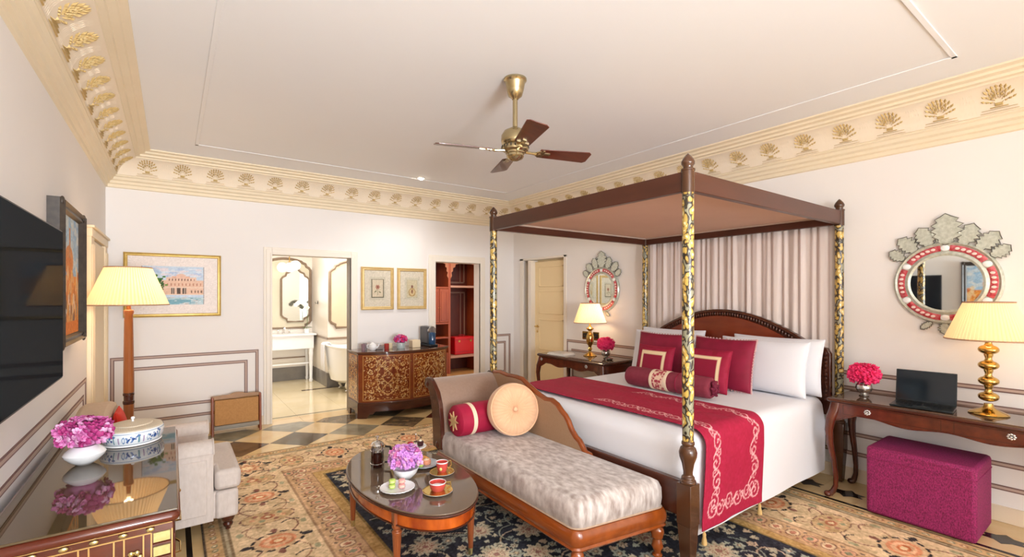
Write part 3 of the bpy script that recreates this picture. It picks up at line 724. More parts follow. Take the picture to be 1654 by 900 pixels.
def runner():
    x0, x1 = 2.56, 3.25; yo0, yo1 = dy0 - .032, dy1 + .02
    path = [(yo0 - .012, .165), (yo0 - .006, .55), (yo0, DT - .07)] + [(yo0 + .085 - .085 * math.cos(a), DT - .07 + .085 * math.sin(a)) for a in np.linspace(.2, PI / 2, 6)]
    path += [(dy1 - .08, DT + .016)] + [(yo1 - .085 + .085 * math.sin(a), DT - .07 + .085 * math.cos(a)) for a in np.linspace(.2, PI / 2, 6)] + [(yo1 + .01, .45), (yo1 + .012, .2)]
    P = np.array(path); d = np.r_[0, np.cumsum(np.hypot(*np.diff(P, axis=0).T))]; Lt = d[-1]
    c = Canvas(x1 - x0, Lt, .0075, '#a30d38'); W = x1 - x0; pk = '#dfa6a8'
    c.noise(.012, 2)
    ln = 1.45
    for e in (.12, W - .12):
        sg = 1 if e < .3 else -1; y = .14; k = 0
        while y < ln:
            q = 1 if k % 2 else -1
            c.spiral(e + q * .012, y, .050, 1.25, .0085, pk, rot=PI / 2, flip=q * sg)
            c.spiral(e - q * .020, y + .062, .026, 1.0, .007, pk, rot=-PI / 2, flip=-q * sg)
            c.stroke([(e + q * .038 * math.cos(t * PI), y + .03 + .09 * t) for t in np.linspace(0, 1, 9)], .009, pk)
            y += .115; k += 1
    x = .17; k = 0
    while x < W - .15:
        q = 1 if k % 2 else -1
        c.spiral(x, .105 + q * .01, .046, 1.25, .0085, pk, rot=0, flip=q); c.spiral(x + .055, .10 - q * .018, .026, 1.0, .007, pk, rot=PI, flip=-q)
        c.stroke([(x + .02 + .09 * t, .10 - q * .035 * math.cos(t * PI)) for t in np.linspace(0, 1, 9)], .009, pk); x += .11; k += 1
    for e in (.10, W - .10): c.spiral(e, .10, .06, 1.4, .010, pk, rot=PI / 2, flip=1 if e < .3 else -1)
    c.rect(0, W, 0, .006, '#8e1233')
    def pos(X, Y):
        y = np.interp(Y, d, P[:, 0]); z = np.interp(Y, d, P[:, 1])
        wv = .004 * np.sin(X * 11 + Y * 2) + .0015 * np.sin(X * 27 + 2)
        top = np.clip((z - DT + .03) / .04, 0, 1); out = 1 - top
        hang = np.clip((DT - z) / .5, 0, 1)
        return x0 + X - .05 * hang + .02 * np.sin(Y * 1.4), y - out * wv * np.sign(2.5 - y) * 1.2, z + top * (np.abs(wv) + .004)
    o = c.build('bed_runner', PAINTV, pos); tag(o, 'crimson velvet bed runner with pink scroll embroidery draped across the duvet', 'bed runner')
    q = o.modifiers.new('t', 'SOLIDIFY'); q.thickness = .006; q.offset = 1
    for X in (.02, W - .02):
        px = x0 + X - .05 + .0; py = yo0 - .018
        MB().tube([(px, py, .168), (px, py, .15)], .003).lathe([(.0, .0), (.016, .004), (.014, .03), (.009, .05), (.011, .062), (.006, .075), (0, .078)], (px, py, .082), 12).build('tassel', mat('gold_tassel', '#d9b77c', .7, col2='#c39c5c', nscale=90, stretch=(1, 1, .1)), o, world=False)
runner()

# ================================================================== PILLOWS
def pillow(name, label, cat, w, h, t, loc, rz, tilt, m, group=None, ears=.05, canvas=None, cm=PAINTV, fringe=None):
    """upright cushion: local x = width, z = height, leaning back by tilt; rz turns its face (rz=0 faces -y)"""
    n = 28
    def sh(u, v, s):
        au, av = np.abs(u), np.abs(v); k = np.clip((1 - au ** 2.6) * (1 - av ** 2.6), 0, 1) ** .42
        x = u * w / 2 * (1 - ears * (1 - av ** 2)); z = v * h / 2 * (1 - ears * (1 - au ** 2)) * 1.0
        return x, -s * (t / 2 * k + .002), z
    root = thing(name, label, cat, loc, rz, group)
    M = Matrix.Rotation(tilt, 4, 'X') @ Matrix.Translation((0, 0, h / 2))
    us = [math.sin(x * PI / 2) for x in np.linspace(-1, 1, n)]
    front = MB().grid([[sh(u, v, 1) for v in us] for u in us], M=M); back = MB().grid([[sh(u, v, -1) for v in us] for u in us], M=M)
    if canvas is not None:
        def pos(X, Y):
            u = X / w * 2 - 1; v = Y / h * 2 - 1; x, y, z = sh(u, v, 1); z = z + h / 2
            return x, y * math.cos(tilt) - z * math.sin(tilt), y * math.sin(tilt) + z * math.cos(tilt)
        canvas.build('front_face', cm, pos, root, world=False)
    else: front.build('front_face', m, root, world=False, ang=80)
    back.build('back_face', m, root, world=False, ang=80)
    ed = [sh(u, -1, 0) for u in us] + [sh(1, v, 0) for v in us[1:]] + [sh(u, 1, 0) for u in us[::-1][1:]] + [sh(-1, v, 0) for v in us[::-1][1:-1]]
    if fringe is None: MB().tube([(p[0], 0, p[2]) for p in ed], .005, 6, closed=True, M=M).build('piping', m, root, world=False)
    else:
        f = MB()
        P = [Vector((p[0], 0, p[2])) for p in ed]
        for i in range(len(P)):
            a, b = P[i], P[(i + 1) % len(P)]; k = max(1, int((b - a).length / .02))
            for q in range(k):
                p = a.lerp(b, q / k); f.ell((p.x, 0, p.z), (.012, .006, .012), 6, 4, M=M)
        f.build('scalloped_edge', fringe, root, world=False)['kind'] = 'stuff'
    return root
FX = -PI / 2     # rz so that the face looks toward -x (the foot of the bed)
ZB = DT + .011
# local y- faces front; rotate by -90deg: local -y -> world -x
pillow('pillow', 'rear white pillow at the right side of the bed, its edge showing furthest right', 'pillow', .76, .46, .16, (4.262, 1.985, ZB), FX, -.16, WHITEC, 'white bed pillows')
pillow('pillow', 'front white pillow at the right side of the bed beside the burgundy cushions', 'pillow', .74, .45, .17, (4.085, 2.02, ZB), FX, -.20, WHITEC, 'white bed pillows')
pillow('pillow', 'rear white pillow at the left side of the bed, just peeping over the burgundy cushion', 'pillow', .76, .47, .16, (4.262, 3.05, ZB), FX, -.16, WHITEC, 'white bed pillows')
pillow('pillow', 'front white pillow at the left side of the bed, hidden behind the burgundy cushion', 'pillow', .74, .45, .17, (4.085, 3.03, ZB), FX, -.20, WHITEC, 'white bed pillows')
FRM = mat('pink_grey_fringe', '#c7a0a0', .8)
pillow('cushion', 'large burgundy velvet cushion with scalloped edge against the white pillow on the right', 'cushion', .56, .45, .15, (3.90, 2.27, ZB), FX, -.22, BURGD, 'large burgundy cushions', fringe=FRM)
pillow('cushion', 'large burgundy velvet cushion with scalloped edge at the left side of the bed', 'cushion', .56, .45, .15, (3.92, 2.93, ZB), FX, -.22, BURGD, 'large burgundy cushions', fringe=FRM)
def bcan(w, h, q=.055):
    c = Canvas(w, h, .009, '#980d35'); c.noise(.02, 5); c.rect(q, w - q, q, h - q, '#efd6ac'); c.rect(q + .035, w - q - .035, q + .035, h - q - .035, '#8f0c32'); return c
pillow('cushion', 'small burgundy cushion with cream square border leaning on the large right cushion', 'cushion', .42, .36, .11, (3.72, 2.31, ZB), FX, -.24, BURG, 'small cream-bordered cushions', canvas=bcan(.42, .36))
pillow('cushion', 'small burgundy cushion with cream square border at the left, behind the bolster', 'cushion', .40, .34, .11, (3.74, 2.86, ZB), FX, -.24, BURG, 'small cream-bordered cushions', canvas=bcan(.40, .34))
def bolster(name, label, a, b, r, m, trims, rosette=None, canvas_band=None):
    a = Vector(a); b = Vector(b); root = thing(name, label, 'bolster', tuple(a.lerp(b, .5) - Vector((0, 0, r)))); L = (b - a).length
    d = (b - a).normalized(); M = Matrix.Translation(a) @ d.to_track_quat('Z', 'Y').to_matrix().to_4x4()
    prof = [(0, .004), (r * .55, 0), (r * .86, .006), (r * .98, .02), (r, .045)] + [(r * (1 + .012 * math.sin(t * 17)), .045 + (L - .09) * t) for t in np.linspace(0, 1, 14)[1:-1]] + [(r, L - .045), (r * .98, L - .02), (r * .86, L - .006), (r * .55, L), (0, L - .004)]
    MB().lathe(prof, n=32, M=M).build('body', m, root)
    for z0, z1, tm in trims: MB().lathe([(r * 1.0, z0), (r * 1.025, z0 + .002), (r * 1.025, z1 - .002), (r * 1.0, z1)], n=32, M=M).build('trim_band', tm, root)
    return root, M, L
ro, M, L_ = bolster('bolster', 'dusky burgundy bolster with central cream-edged embroidered band lying before the bed cushions', (3.42, 2.87, ZB + .088), (3.45, 2.06, ZB + .088), .085, mat('dusky_burgundy', '#7a2636', .75, col2='#883144', nscale=25),
                    [(.27, .30, CREAMF), (.30, .41, mat('lattice_band', '#a83648', .7, col2='#e6c7ae', nscale=38, contrast=3, vor=True)), (.41, .44, CREAMF), (.52, .53, BURGD)])
rs = MB()
for k in range(60):
    a = rng.uniform(0, 2 * PI); q = rng.uniform(0, .06); rs.ell((math.cos(a) * q, math.sin(a) * q, L_ + .012 + rng.uniform(0, .012)), .012, 6, 4, M=M)
rs.build('pompom_end', mat('deep_pompom', '#6d1530', .8), ro)['kind'] = 'stuff'

# ================================================================== CHAISE LONGUE
ch = thing('chaise_longue', 'chaise longue of honey wood with crushed taupe velvet seat at the foot of the bed', 'chaise longue', (2.03, 2.55, ZR))
cx0, cx1, cy0, cy1 = 1.70, 2.345, 1.73, 3.42
G = []
def rr_path(x0, x1, y0, y1, r, n=6):
    out = []
    for (cx, cy, a0) in ((x1 - r, y0 + r, -PI / 2), (x1 - r, y1 - r, 0), (x0 + r, y1 - r, PI / 2), (x0 + r, y0 + r, PI)):
        out += [(cx + r * math.cos(a0 + q * PI / 2 / n), cy + r * math.sin(a0 + q * PI / 2 / n)) for q in range(n + 1)]
    return out
def sweep_ring(pts, prof, mb=None):
    mb = mb or MB(); n = len(pts); G = []
    cx = sum(p[0] for p in pts) / n; cy = sum(p[1] for p in pts) / n
    for i in range(n):
        t = Vector(pts[(i + 1) % n]) - Vector(pts[i - 1]); t.normalize(); nx, ny = t.y, -t.x
        G.append([(pts[i][0] + nx * o, pts[i][1] + ny * o, z) for o, z in prof])
    mb.grid(G, cu=True)
    mb.add([g[-1] for g in G], [tuple(range(n))]); mb.add([g[0] for g in G], [tuple(range(n))[::-1]]); return mb
sweep_ring(rr_path(cx0, cx1, cy0, cy1, .05), [(-.03, .19), (-.012, .192), (-.004, .203), (-.012, .214), (-.002, .226), (0, .25), (-.004, .28), (-.016, .30), (-.028, .304)]).build('seat_frame', ORANGEW, ch)
ring = rr_path(cx0 + .02, cx1 - .02, cy0 + .02, cy1 - .02, .06, 10)
cu_ = MB(); nR = len(ring); G = []
for i in range(nR):
    t = Vector(ring[(i + 1) % nR]) - Vector(ring[i - 1]); t.normalize(); nx, ny = t.y, -t.x; x, y = ring[i]
    row = [(x + nx * o, y + ny * o, z) for o, z in ((-.012, .302), (.002, .312), (.008, .36), (.006, .415), (-.008, .448), (-.04, .466))]
    mx, my = 2.03, min(max(y, 2.0), 3.15)
    for s_ in (.2, .45, .7, 1): row.append((x - nx * .05 + (mx - x + nx * .05) * s_, y - ny * .05 + (my - y + ny * .05) * s_, .467 + .004 * s_))
    G.append(row)
cu_.grid(G, cu=True).build('seat_cushion', VELV, ch, ang=60)
sweep_ring(ring, [(.002, .303), (.009, .308), (.002, .314)]).build('piping', TANF, ch)
def turned(x, y, m=ORANGEW):
    return MB().lathe([(.016, ZR), (.026, .012), (.026, .02), (.018, .028), (.018, .04), (.026, .055), (.030, .07), (.024, .095), (.020, .11), (.029, .12), (.029, .13), (.035, .15), (.032, .17), (.022, .185), (.03, .195)], (x, y, 0), 20).build('leg', m, ch)
for x in (cx0 + .05, cx1 - .045):
    for y in (cy0 + .05, cy1 - .05): turned(x, y)
# rolled head end
pr = [(3.30, .33), (3.315, .55), (3.34, .68), (3.385, .77), (3.43, .83), (3.48, .862), (3.535, .865), (3.575, .84), (3.58, .80), (3.55, .775), (3.52, .78), (3.49, .75), (3.455, .66), (3.43, .5), (3.42, .33)]
MB().prism(pr, cx0 + .035, cx1 - .035, 'yz').build('head_rest', mat('taupe_satin', '#9c8170', .5, col2='#8f7463', nscale=60, sheen=.4), ch, bev=.012)
for x in (cx0 + .02, cx1 - .02):
    s_ = MB().prism([(y + (.012 if y > 3.4 else -.012), z + .008) for y, z in pr], x - .018, x + .018, 'yz')
    s_.ell((x, 3.535, .82), (.03, .03, .03), 14, 8).ell((x, 3.36, .36), (.028, .04, .04), 14, 8)
    s_.build('scroll_end', DARKW, ch, bev=.004)
# scalloped back panel on the bed side
top = [(3.46, .868), (3.36, .875), (3.25, .872), (3.13, .868), (3.04, .858), (2.96, .825), (2.89, .79), (2.82, .768), (2.75, .758), (2.68, .752), (2.62, .735), (2.57, .70), (2.53, .665), (2.50, .64), (2.475, .60), (2.46, .57), (2.42, .545), (2.385, .525), (2.36, .49), (2.33, .465), (2.29, .455)]
MB().prism([(2.29, .33)] + top[::-1] + [(3.46, .33)], cx1 - .045, cx1 - .008, 'yz').build('side_panel', mat('beige_cane_fabric', '#a8876a', .8, col2='#9a795c', nscale=150), ch)
tp = []
for i, (y, z) in enumerate(top): tp.append((cx1 - .026, y, z + .006 * math.sin(i * 2.2)))
MB().tube(tp + [(cx1 - .026, 2.27, .42), (cx1 - .026, 2.26, .33)], .021, n=10).build('carved_rail', ORANGEW, ch)
# the foot end flares a little toward the bed
for o in ch.children_recursive:
    for v in o.data.vertices:
        X, Y = v.co.x + 2.03, v.co.y + 2.55
        if Y < 2.3: w_ = min(1, (2.3 - Y) / .57); v.co.y -= (.16 * (X - 2.03)) * w_; v.co.x += .045 * (X - 1.70) * w_
# bolster and round cushion on it
ro, M, L_ = bolster('bolster', 'crimson velvet bolster with cream band and gold star end on the chaise longue', (1.745, 3.165, .46 + .125), (2.29, 3.165, .46 + .125), .12, BURG, [(.11, .145, CREAMF)])
st = MB(); P = [((.075 if k % 2 == 0 else .03) * math.cos(k * PI / 8), (.075 if k % 2 == 0 else .03) * math.sin(k * PI / 8)) for k in range(16)]
st.prism(P, -.008, .002, M=M).build('gold_star_patch', mat('gold_thread', '#c9a878', .6), ro)
rc = thing('round_cushion', 'round peach velvet cushion with pleated face leaning on the crimson bolster', 'cushion', (2.13, 2.90, .465))
Mr = Matrix.Translation((2.13, 2.925, .465 + .205)) @ Matrix.Rotation(-.28, 4, 'Z') @ Matrix.Rotation(PI / 2 - .22, 4, 'X')
G = []
for i in range(144):
    a = 2 * PI * i / 144; pl = 1 if i % 4 < 2 else -1; row = []
    for r_, z_ in ((.012, .058), (.04, .066), (.09, .074), (.14, .07), (.178, .056), (.196, .03), (.2, 0), (.196, -.03), (.178, -.056), (.1, -.07), (.01, -.06)):
        row.append((r_ * math.cos(a), r_ * math.sin(a), z_ + pl * .0042 * (1 if r_ < .17 else 0)))
    G.append(row)
MB().grid(G, cu=True, M=Mr).build('body', PEACH, rc, ang=80)
MB().ell((0, 0, .060), (.017, .017, .009), M=Mr).build('button', PEACH, rc)
for z_ in (.045, -.045): MB().tube([(.19 * math.cos(a), .19 * math.sin(a), z_) for a in np.linspace(0, 2 * PI, 60)[:-1]], .005, 6, closed=True, M=Mr).build('piping', PEACH, rc)
# ================================================================== helpers for furniture
def cabriole(x, y, ox, oy, ztop, m, parent, z0=0.0, k=1.0):
    prof = [(ztop, 0, .034), (ztop - .06, .012, .036), (ztop - .13, .038, .034), (ztop - .22, .05, .028), (ztop - .32, .042, .023), (ztop - .44, .018, .019), (.16, .002, .017), (.09, .004, .017), (.045, .022, .02), (.02, .045, .022)]
    path = []; rad = []
    for z, o, r in prof: path.append((x + ox * o * k, y + oy * o * k, max(z, z0 + .022 if z < .03 else z))); rad.append(r)
    mb = MB().tube(path, rad, 10); e = path[-1]
    mb.ell((e[0] + ox * .012, e[1] + oy * .012, z0 + .022), (.027, .027, .022), 12, 8)
    return mb.build('leg', m, parent, ang=70)
def flowerball(parent, c, r, n, m, size=.022, name='blossom', flat=1.0, mats=None, hemi=-.35):
    src = None; mats = mats or [m]
    srcs = []
    for mm in mats:
        b = MB()
        for k in range(5):
            a = 2 * PI * k / 5; M = Matrix.Rotation(a, 4, 'Z') @ Matrix.Translation((size * .55, 0, 0)) @ Matrix.Rotation(-.5, 4, 'Y')
            b.ell((0, 0, 0), (size * .62, size * .5, size * .16), 8, 4, M=M)
        b.ell((0, 0, size * .2), (size * .26, size * .26, size * .3), 6, 4); srcs.append(b)
    first = {}
    for i in range(n):
        z = 1 - (i + .5) / n * (1 - hemi); a = i * 2.39996; q = math.sqrt(max(0, 1 - z * z)); jr = r * random.uniform(.88, 1.06)
        loc = Vector((c[0] + q * math.cos(a) * jr, c[1] + q * math.sin(a) * jr, c[2] + z * jr * flat)); d = Vector((q * math.cos(a), q * math.sin(a), z + .25)).normalized()
        rot = d.to_track_quat('Z', 'Y').to_euler(); k = random.randrange(len(mats))
        if k not in first:
            o = srcs[k].build(name, mats[k], parent, world=False, ang=80); first[k] = o
        else: o = inst(first[k], parent)
        o.location = loc; o.rotation_euler = (rot.x, rot.y, rot.z + random.uniform(0, 3)); o.scale = (random.uniform(.85, 1.15),) * 3
def orchid_bowl(name, label, loc, bowl_prof, r, c, n, mats, size, bm=WHITEP, group=None, flat=.8):
    t = thing(name, label, 'flower arrangement', loc, 0, group)
    MB().lathe(bowl_prof, n=32).build('bowl', bm, t, world=False)
    MB().ell(c, (r * .82, r * .82, r * .7 * flat), 14, 8).build('leaf_cushion', mats[0], t, world=False)
    flowerball(t, c, r, n, mats[0], size, mats=mats, flat=flat); return t
def lampshade(parent, z0, z1, r0, r1, name='lamp_shade', n=132, sm=None, trim=None):
    G = []
    for i in range(n):
        a = 2 * PI * i / n; k = 1 + (.014 if i % 2 else -.014); G.append([(r0 * k * math.cos(a) * (1 - t) + r1 * k * math.cos(a) * t, r0 * k * math.sin(a) * (1 - t) + r1 * k * math.sin(a) * t, z0 + (z1 - z0) * t) for t in np.linspace(0, 1, 5)])
    s = MB().grid(G, cu=True).build(name, sm, parent, world=False, smooth=False)
    s.data.materials.append(SHADE2)                      # every second pleat face darker, fold shading put into the colour
    s.data.polygons.foreach_set('material_index', [(p // 4) % 2 for p in range(len(s.data.polygons))])
    for r, z in ((r0, z0), (r1, z1)): MB().tube([(r * 1.012 * math.cos(a), r * 1.012 * math.sin(a), z) for a in np.linspace(0, 2 * PI, 49)[:-1]], .0045, 6, closed=True).build('shade_trim', trim, parent, world=False)
    sp = MB()
    for k in range(3): a = k * 2 * PI / 3; sp.tube([(0, 0, z1 - .02), (r1 * math.cos(a), r1 * math.sin(a), z1 - .004)], .0025, 5)
    sp.build('shade_spider', BRASS, parent, world=False); return s
SHADE = shade_mat('pleated_silk_shade', '#f3d4a2', .5, .30)
SHADE2 = shade_mat('pleat_shadow_silk', '#e2bd88', .36, .22)  # darker silk standing in for the shade between pleats
SHTR = mat('shade_trim_taupe', '#a98468', .6)
def bulb(parent, z, power, col=(1, .76, .50), r=.05):
    l = bpy.data.lights.new('bulb', 'POINT'); l.energy = power; l.color = col; l.shadow_soft_size = r
    o = bpy.data.objects.new('bulb_light', l); o.location = (0, 0, z); o.parent = parent; COL.objects.link(o)
    MB().ell((0, 0, z - .01), (.022, .022, .03)).lathe([(.012, z - .07), (.012, z - .035)]).build('bulb', mat('bulb_glow', '#fff0d0', .5, emit='#ffd9a0', estr=6), parent, world=False)

# ================================================================== FLOOR LAMP
fl = thing('floor_lamp', 'tall wooden floor lamp with pleated cream shade behind the glass-topped chest', 'floor lamp', (-.275, 4.72, 0))
MB().lathe([(.15, 0), (.15, .02), (.12, .035), (.05, .05), (.03, .08)], n=32).build('base', mat('lamp_wood', '#8a4a24', .3, col2='#a3602f', nscale=4, stretch=(6, 6, 1), coat=.3), fl, world=False)
LW = MATS['lamp_wood']
MB().lathe([(.024, .08), (.028, .3), (.032, .66), (.032, .70)], n=20).build('lower_pole', LW, fl, world=False)
MB().lathe([(.034, .70), (.037, .71), (.037, .725), (.031, .73), (.031, .765), (.036, .77), (.036, .785), (.031, .79)], n=20).build('collar', DARKW, fl, world=False)
MB().lathe([(.032, .79), (.030, 1.1), (.026, 1.40), (.031, 1.41), (.031, 1.43), (.015, 1.44), (.012, 1.50)], n=20, mod=lambda a, z: 1 + .05 * math.cos(a * 8)).build('pole', LW, fl, world=False)
lampshade(fl, 1.475, 1.765, .255, .145, sm=SHADE, trim=SHTR); bulb(fl, 1.60, 3.6)

# ================================================================== TV + PICTURES
tv = thing('television', 'large flat black television on the left wall', 'television', (XL, 2.54, 1.15))
B(XL + .085, XL + .118, 1.96, 3.125, 1.148, 1.862).build('body', BLACKM, tv, bev=.004)
B(XL + .117, XL + .1205, 1.968, 3.117, 1.158, 1.854).build('screen', SCREEN, tv)
MB().box(XL + .001, XL + .02, 2.35, 2.75, 1.35, 1.65).box(XL + .02, XL + .087, 2.48, 2.62, 1.42, 1.58).build('wall_bracket', BLACKM, tv)

def frame(parent, wall, u0, u1, z0, z1, wd, th, m, name='frame', back=.0, lip=None):
    """mitred moulding; wall 'back' plane y=YB, 'left' x=XL"""
    prof = [(0, 0), (0, th * .7), (wd * .25, th), (wd * .45, th * .72), (wd * .8, th * .8), (wd, th * .5), (wd, 0)]
    G = []
    for (u, z, su, sz) in ((u0, z0, 1, 1), (u1, z0, -1, 1), (u1, z1, -1, -1), (u0, z1, 1, -1)):
        row = []
        for i_, d in prof:
            a, b = u + su * i_, z + sz * i_; d += back
            row.append({'back': (a, YB - d, b), 'left': (XL + d, a, b), 'right': (XR - d, a, b)}[wall])
        G.append(row)
    return MB().grid(G, cu=True, cv=True).build(name, m, parent, ang=20)
# landscape watercolour
pt = thing('framed_painting', 'gold-framed watercolour of a pale pink lakeside palace on the back wall', 'painting', (.02, YB, 1.32))
frame(pt, 'back', -.41, .452, 1.315, 2.0, .035, .03, GOLDF)
c = Canvas(.80, .62, .0055, '#f1e8e4'); c.rect(.12, .67, .10, .52, '#8a7f86'); c.rect(.123, .667, .103, .517, '#c9dcf0')
r_ = random.Random(5)
for k in range(60): c.ell(r_.uniform(.15, .64), r_.uniform(.40, .50), r_.uniform(.02, .05), r_.uniform(.006, .014), r_.choice(('#dfe8f4', '#a9c4e6', '#e6dfe8', '#b9cdea')), al=.8)
c.rect(.28, .667, .21, .37, '#e9c6b0'); c.rect(.33, .60, .36, .40, '#ecccb8'); c.rect(.38, .54, .39, .415, '#e4b9a2'); c.ell(.46, .41, .045, .03, '#e9c4b2')
for k in range(9): c.rect(.35 + k * .028, .36 + k * .028, .365, .385, '#8c5f52')
for k in range(11): c.rect(.30 + k * .033, .312 + k * .033, .31, .335, '#c58a74')
for k in range(3): c.rect(.37 + k * .052, .402 + k * .052, .22, .275, '#5d4d46'); c.ell(.386 + k * .052, .277, .016, .016, '#5d4d46'); c.rect(.384 + k * .052, .389 + k * .052, .22, .29, '#e9d5c6')
for k in range(4): c.rect(.55 + k * .03, .562 + k * .03, .23, .26, '#8a6a5c')
c.rect(.28, .667, .285, .292, '#f4e4d8'); c.rect(.28, .667, .205, .213, '#f4e4d8')
c.rect(.123, .667, .103, .18, '#b9d2dc'); c.rect(.3, .55, .11, .16, '#7fb2c4')
for k in range(60): c.ell(r_.uniform(.13, .65), r_.uniform(.105, .19), .03, .003, r_.choice(('#e6f0f4', '#7aa6b8', '#dfc8c0', '#98c0cc')))
for k in range(40): c.ell(.235 + r_.gauss(0, .03), .37 + r_.gauss(0, .022), .014, .01, r_.choice(('#3f7a2c', '#2c5a24', '#6c9a3c')))
for k in range(20): c.ell(.29 + r_.gauss(0, .01), .31 + r_.gauss(0, .03), .008, .008, '#3d6330')
c.noise(.015, 2)
c.build('watercolour', PAINT, lambda X, Y: (-.38 + X, YB - .012 + 0 * X, 1.345 + Y), pt)
# two small prints
GF2 = mat('pale_gold_frame', '#d2b274', .4, .4, col2='#e2c890', nscale=20)
for idx, (u0, u1) in enumerate(((2.055, 2.512), (2.565, 3.012))):
    pr_ = thing('framed_print', ['gold-framed small print with a dark-ruled flower panel, left of the pair above the commode', 'gold-framed small print with a pale gilt figure panel, right of the pair above the commode'][idx], 'picture', ((u0 + u1) / 2, YB, 1.35), group='pair of gilt framed prints')
    frame(pr_, 'back', u0, u1, 1.35, 1.935, .045, .03, GF2)
    W_, H_ = u1 - u0 - .07, .585 - .07; c = Canvas(W_, H_, .006, '#cfc6b4'); x, y = W_ / 2, H_ / 2
    c.rect(x - .11, x + .11, y - .155, y + .155, '#c4bda9')
    if idx == 0:
        c.rect(x - .085, x + .085, y - .125, y + .13, '#55503f'); c.rect(x - .075, x + .075, y - .115, y + .12, '#cdbfa6'); c.flower(x, y + .02, .035, 6, [(1, '#a5745f'), (.5, '#7e4f48')])
        c.stroke([(x, y - .09), (x, y)], .006, '#6d7050'); c.ell(x - .03, y - .04, .02, .008, '#6d7050', .6); c.ell(x + .03, y - .05, .02, .008, '#6d7050', -.6)
    else:
        c.rect(x - .08, x + .08, y - .125, y + .13, '#b0a88e'); c.rect(x - .074, x + .074, y - .119, y + .124, '#c3b798'); c.ell(x, y + .03, .018, .022, '#7b5548')
        c.ell(x, y - .05, .055, .06, '#a98b58'); c.ell(x, y - .05, .04, .045, '#c9b285'); c.ell(x, y - .04, .014, .03, '#8a5f48')
    c.noise(.02, 2); c.build('print', PAINT, lambda X, Y, u0=u0: (u0 + .035 + X, YB - .012 + 0 * X, 1.385 + Y), pr_)
# dark framed orange painting on left wall + the one seen in the mirror
DKF = mat('dark_carved_frame', '#2e2722', .35, col2='#4a4038', nscale=30)
def orange_painting(name, label, y0, y1, z0, z1, th):
    p = thing(name, label, 'painting', (XL, (y0 + y1) / 2, z0))
    frame(p, 'left', y0, y1, z0, z1, .06, th, DKF)
    B(XL, XL + th * .45, y0 + .01, y1 - .01, z0 + .01, z1 - .01).build('backing', DKF, p)
    W_, H_ = y1 - y0 - .1, z1 - z0 - .1; c = Canvas(W_, H_, .006, '#9fc0dc'); r_ = random.Random(9)
    for k in range(120): c.ell(r_.uniform(0, W_), r_.uniform(H_ * .55, H_), .05, .03, r_.choice(('#b7cfe2', '#8fb4d6', '#dfe0dc')), al=.6)
    c.rect(0, W_, 0, H_ * .5, '#e39a4a')
    c.ell(W_ * .5, H_ * .62, W_ * .2, H_ * .13, '#d88d4c'); c.rect(W_ * .35, W_ * .62, H_ * .3, H_ * .65, '#d9823c'); c.rect(W_ * .44, W_ * .5, H_ * .65, H_ * .9, '#c98a5c'); c.rect(W_ * .1, W_ * .9, H_ * .3, H_ * .5, '#e08a3c')
    for k in range(160): c.ell(r_.uniform(0, W_), r_.uniform(0, H_ * .55), r_.uniform(.01, .03), r_.uniform(.02, .06), r_.choice(('#f0a850', '#c9642a', '#ecc07c', '#d97c34', '#e8cda4')), al=.7)
    for k in range(26): c.ell(r_.uniform(W_ * .1, W_ * .9), H_ * .2 + r_.uniform(-.05, .09), .012, .035, r_.choice(('#6f6a78', '#e9e2d6', '#8a5a3c')))
    c.rect(0, W_, 0, H_ * .12, '#e8832c'); c.noise(.03, 2)
    c.build('canvas', PAINT, lambda X, Y: (XL + th * .5 + 0 * X, y1 - .05 - X, z0 + .05 + Y), p)
    cb_ = MB()
    for y in (y0 + .02, y1 - .02):
        for z in (z0 + .02, z1 - .02): cb_.ell((XL + th * .8, y, z), (.012, .022, .028))
    cb_.build('corner_boss', DKF, p)
orange_painting('framed_painting', 'dark-framed tall orange and blue painting beside the television', 3.52, 4.33, 1.25, 2.09, .075)
orange_painting('framed_painting', 'orange landscape painting on the left wall, seen only reflected in the right mirror', 1.05, 1.75, 1.2, 2.05, .05)

# ================================================================== CHEST (left foreground)
cs = thing('chest_of_drawers', 'brass-inlaid mahogany chest with a dark glass top below the television', 'chest', (-.26, 2.84, 0))
x0, x1, y0, y1 = XL + .045, .005, 2.185, 3.51
B(x0, x1, y0, y1, .06, .70).build('body', MAHOG, cs, bev=.004)
sweep_ring(rr_path(x0 - .005, x1 + .005, y0 - .01, y1 + .01, .012, 3), [(-.004, .700), (.008, .704), (.016, .714), (.016, .728), (.008, .738), (-.004, .742)]).build('top_moulding', MAHOG, cs)
B(x0, x1 + .012, y0 - .016, y1 + .012, .742, .751).build('glass_top', GLASSD, cs, bev=.002)
for i in range(6): MB().ell((-.065 - .078 * i, y0 - .006, .686), (.0135, .005, .0085), 14, 8).build('brass_boss', BRASSP, cs)
gm = mat('brass_inlay_line', '#c8a468', .3, .7); gl = MB(); yf = y0 - .004
def vl(x, z0=.10, z1=.672, t=.0022): gl.box(x - t, x + t, yf, yf + .004, z0, z1)
def hl(z, xa, xb, t=.002): gl.box(xa, xb, yf, yf + .004, z - t, z + t)
for x in (.0, -.062, -.085, -.140, -.168, -.235, -.262, -.33, -.358, -.425, -.452, -.518): vl(x)
for z in (.672, .10): hl(z, -.52, -.062)
hl(.698, -.52, 0.0); gl.build('inlay_lines', gm, cs)
yp = mat('gilt_floral_panel', '#cfc58c', .4, .3, col2='#b3a565', nscale=60)
for k in range(11):
    z = .652 - k * .052; B(-.056, -.006, y0 - .007, y0 + .002, z - .017, z + .017).build('gilt_block', yp, cs)
for k in range(10): MB().tube([(-.058, y0 - .002, .626 - k * .052), (-.003, y0 - .002, .626 - k * .052)], .0045, 6).build('moulding_bar', MAHOG, cs)
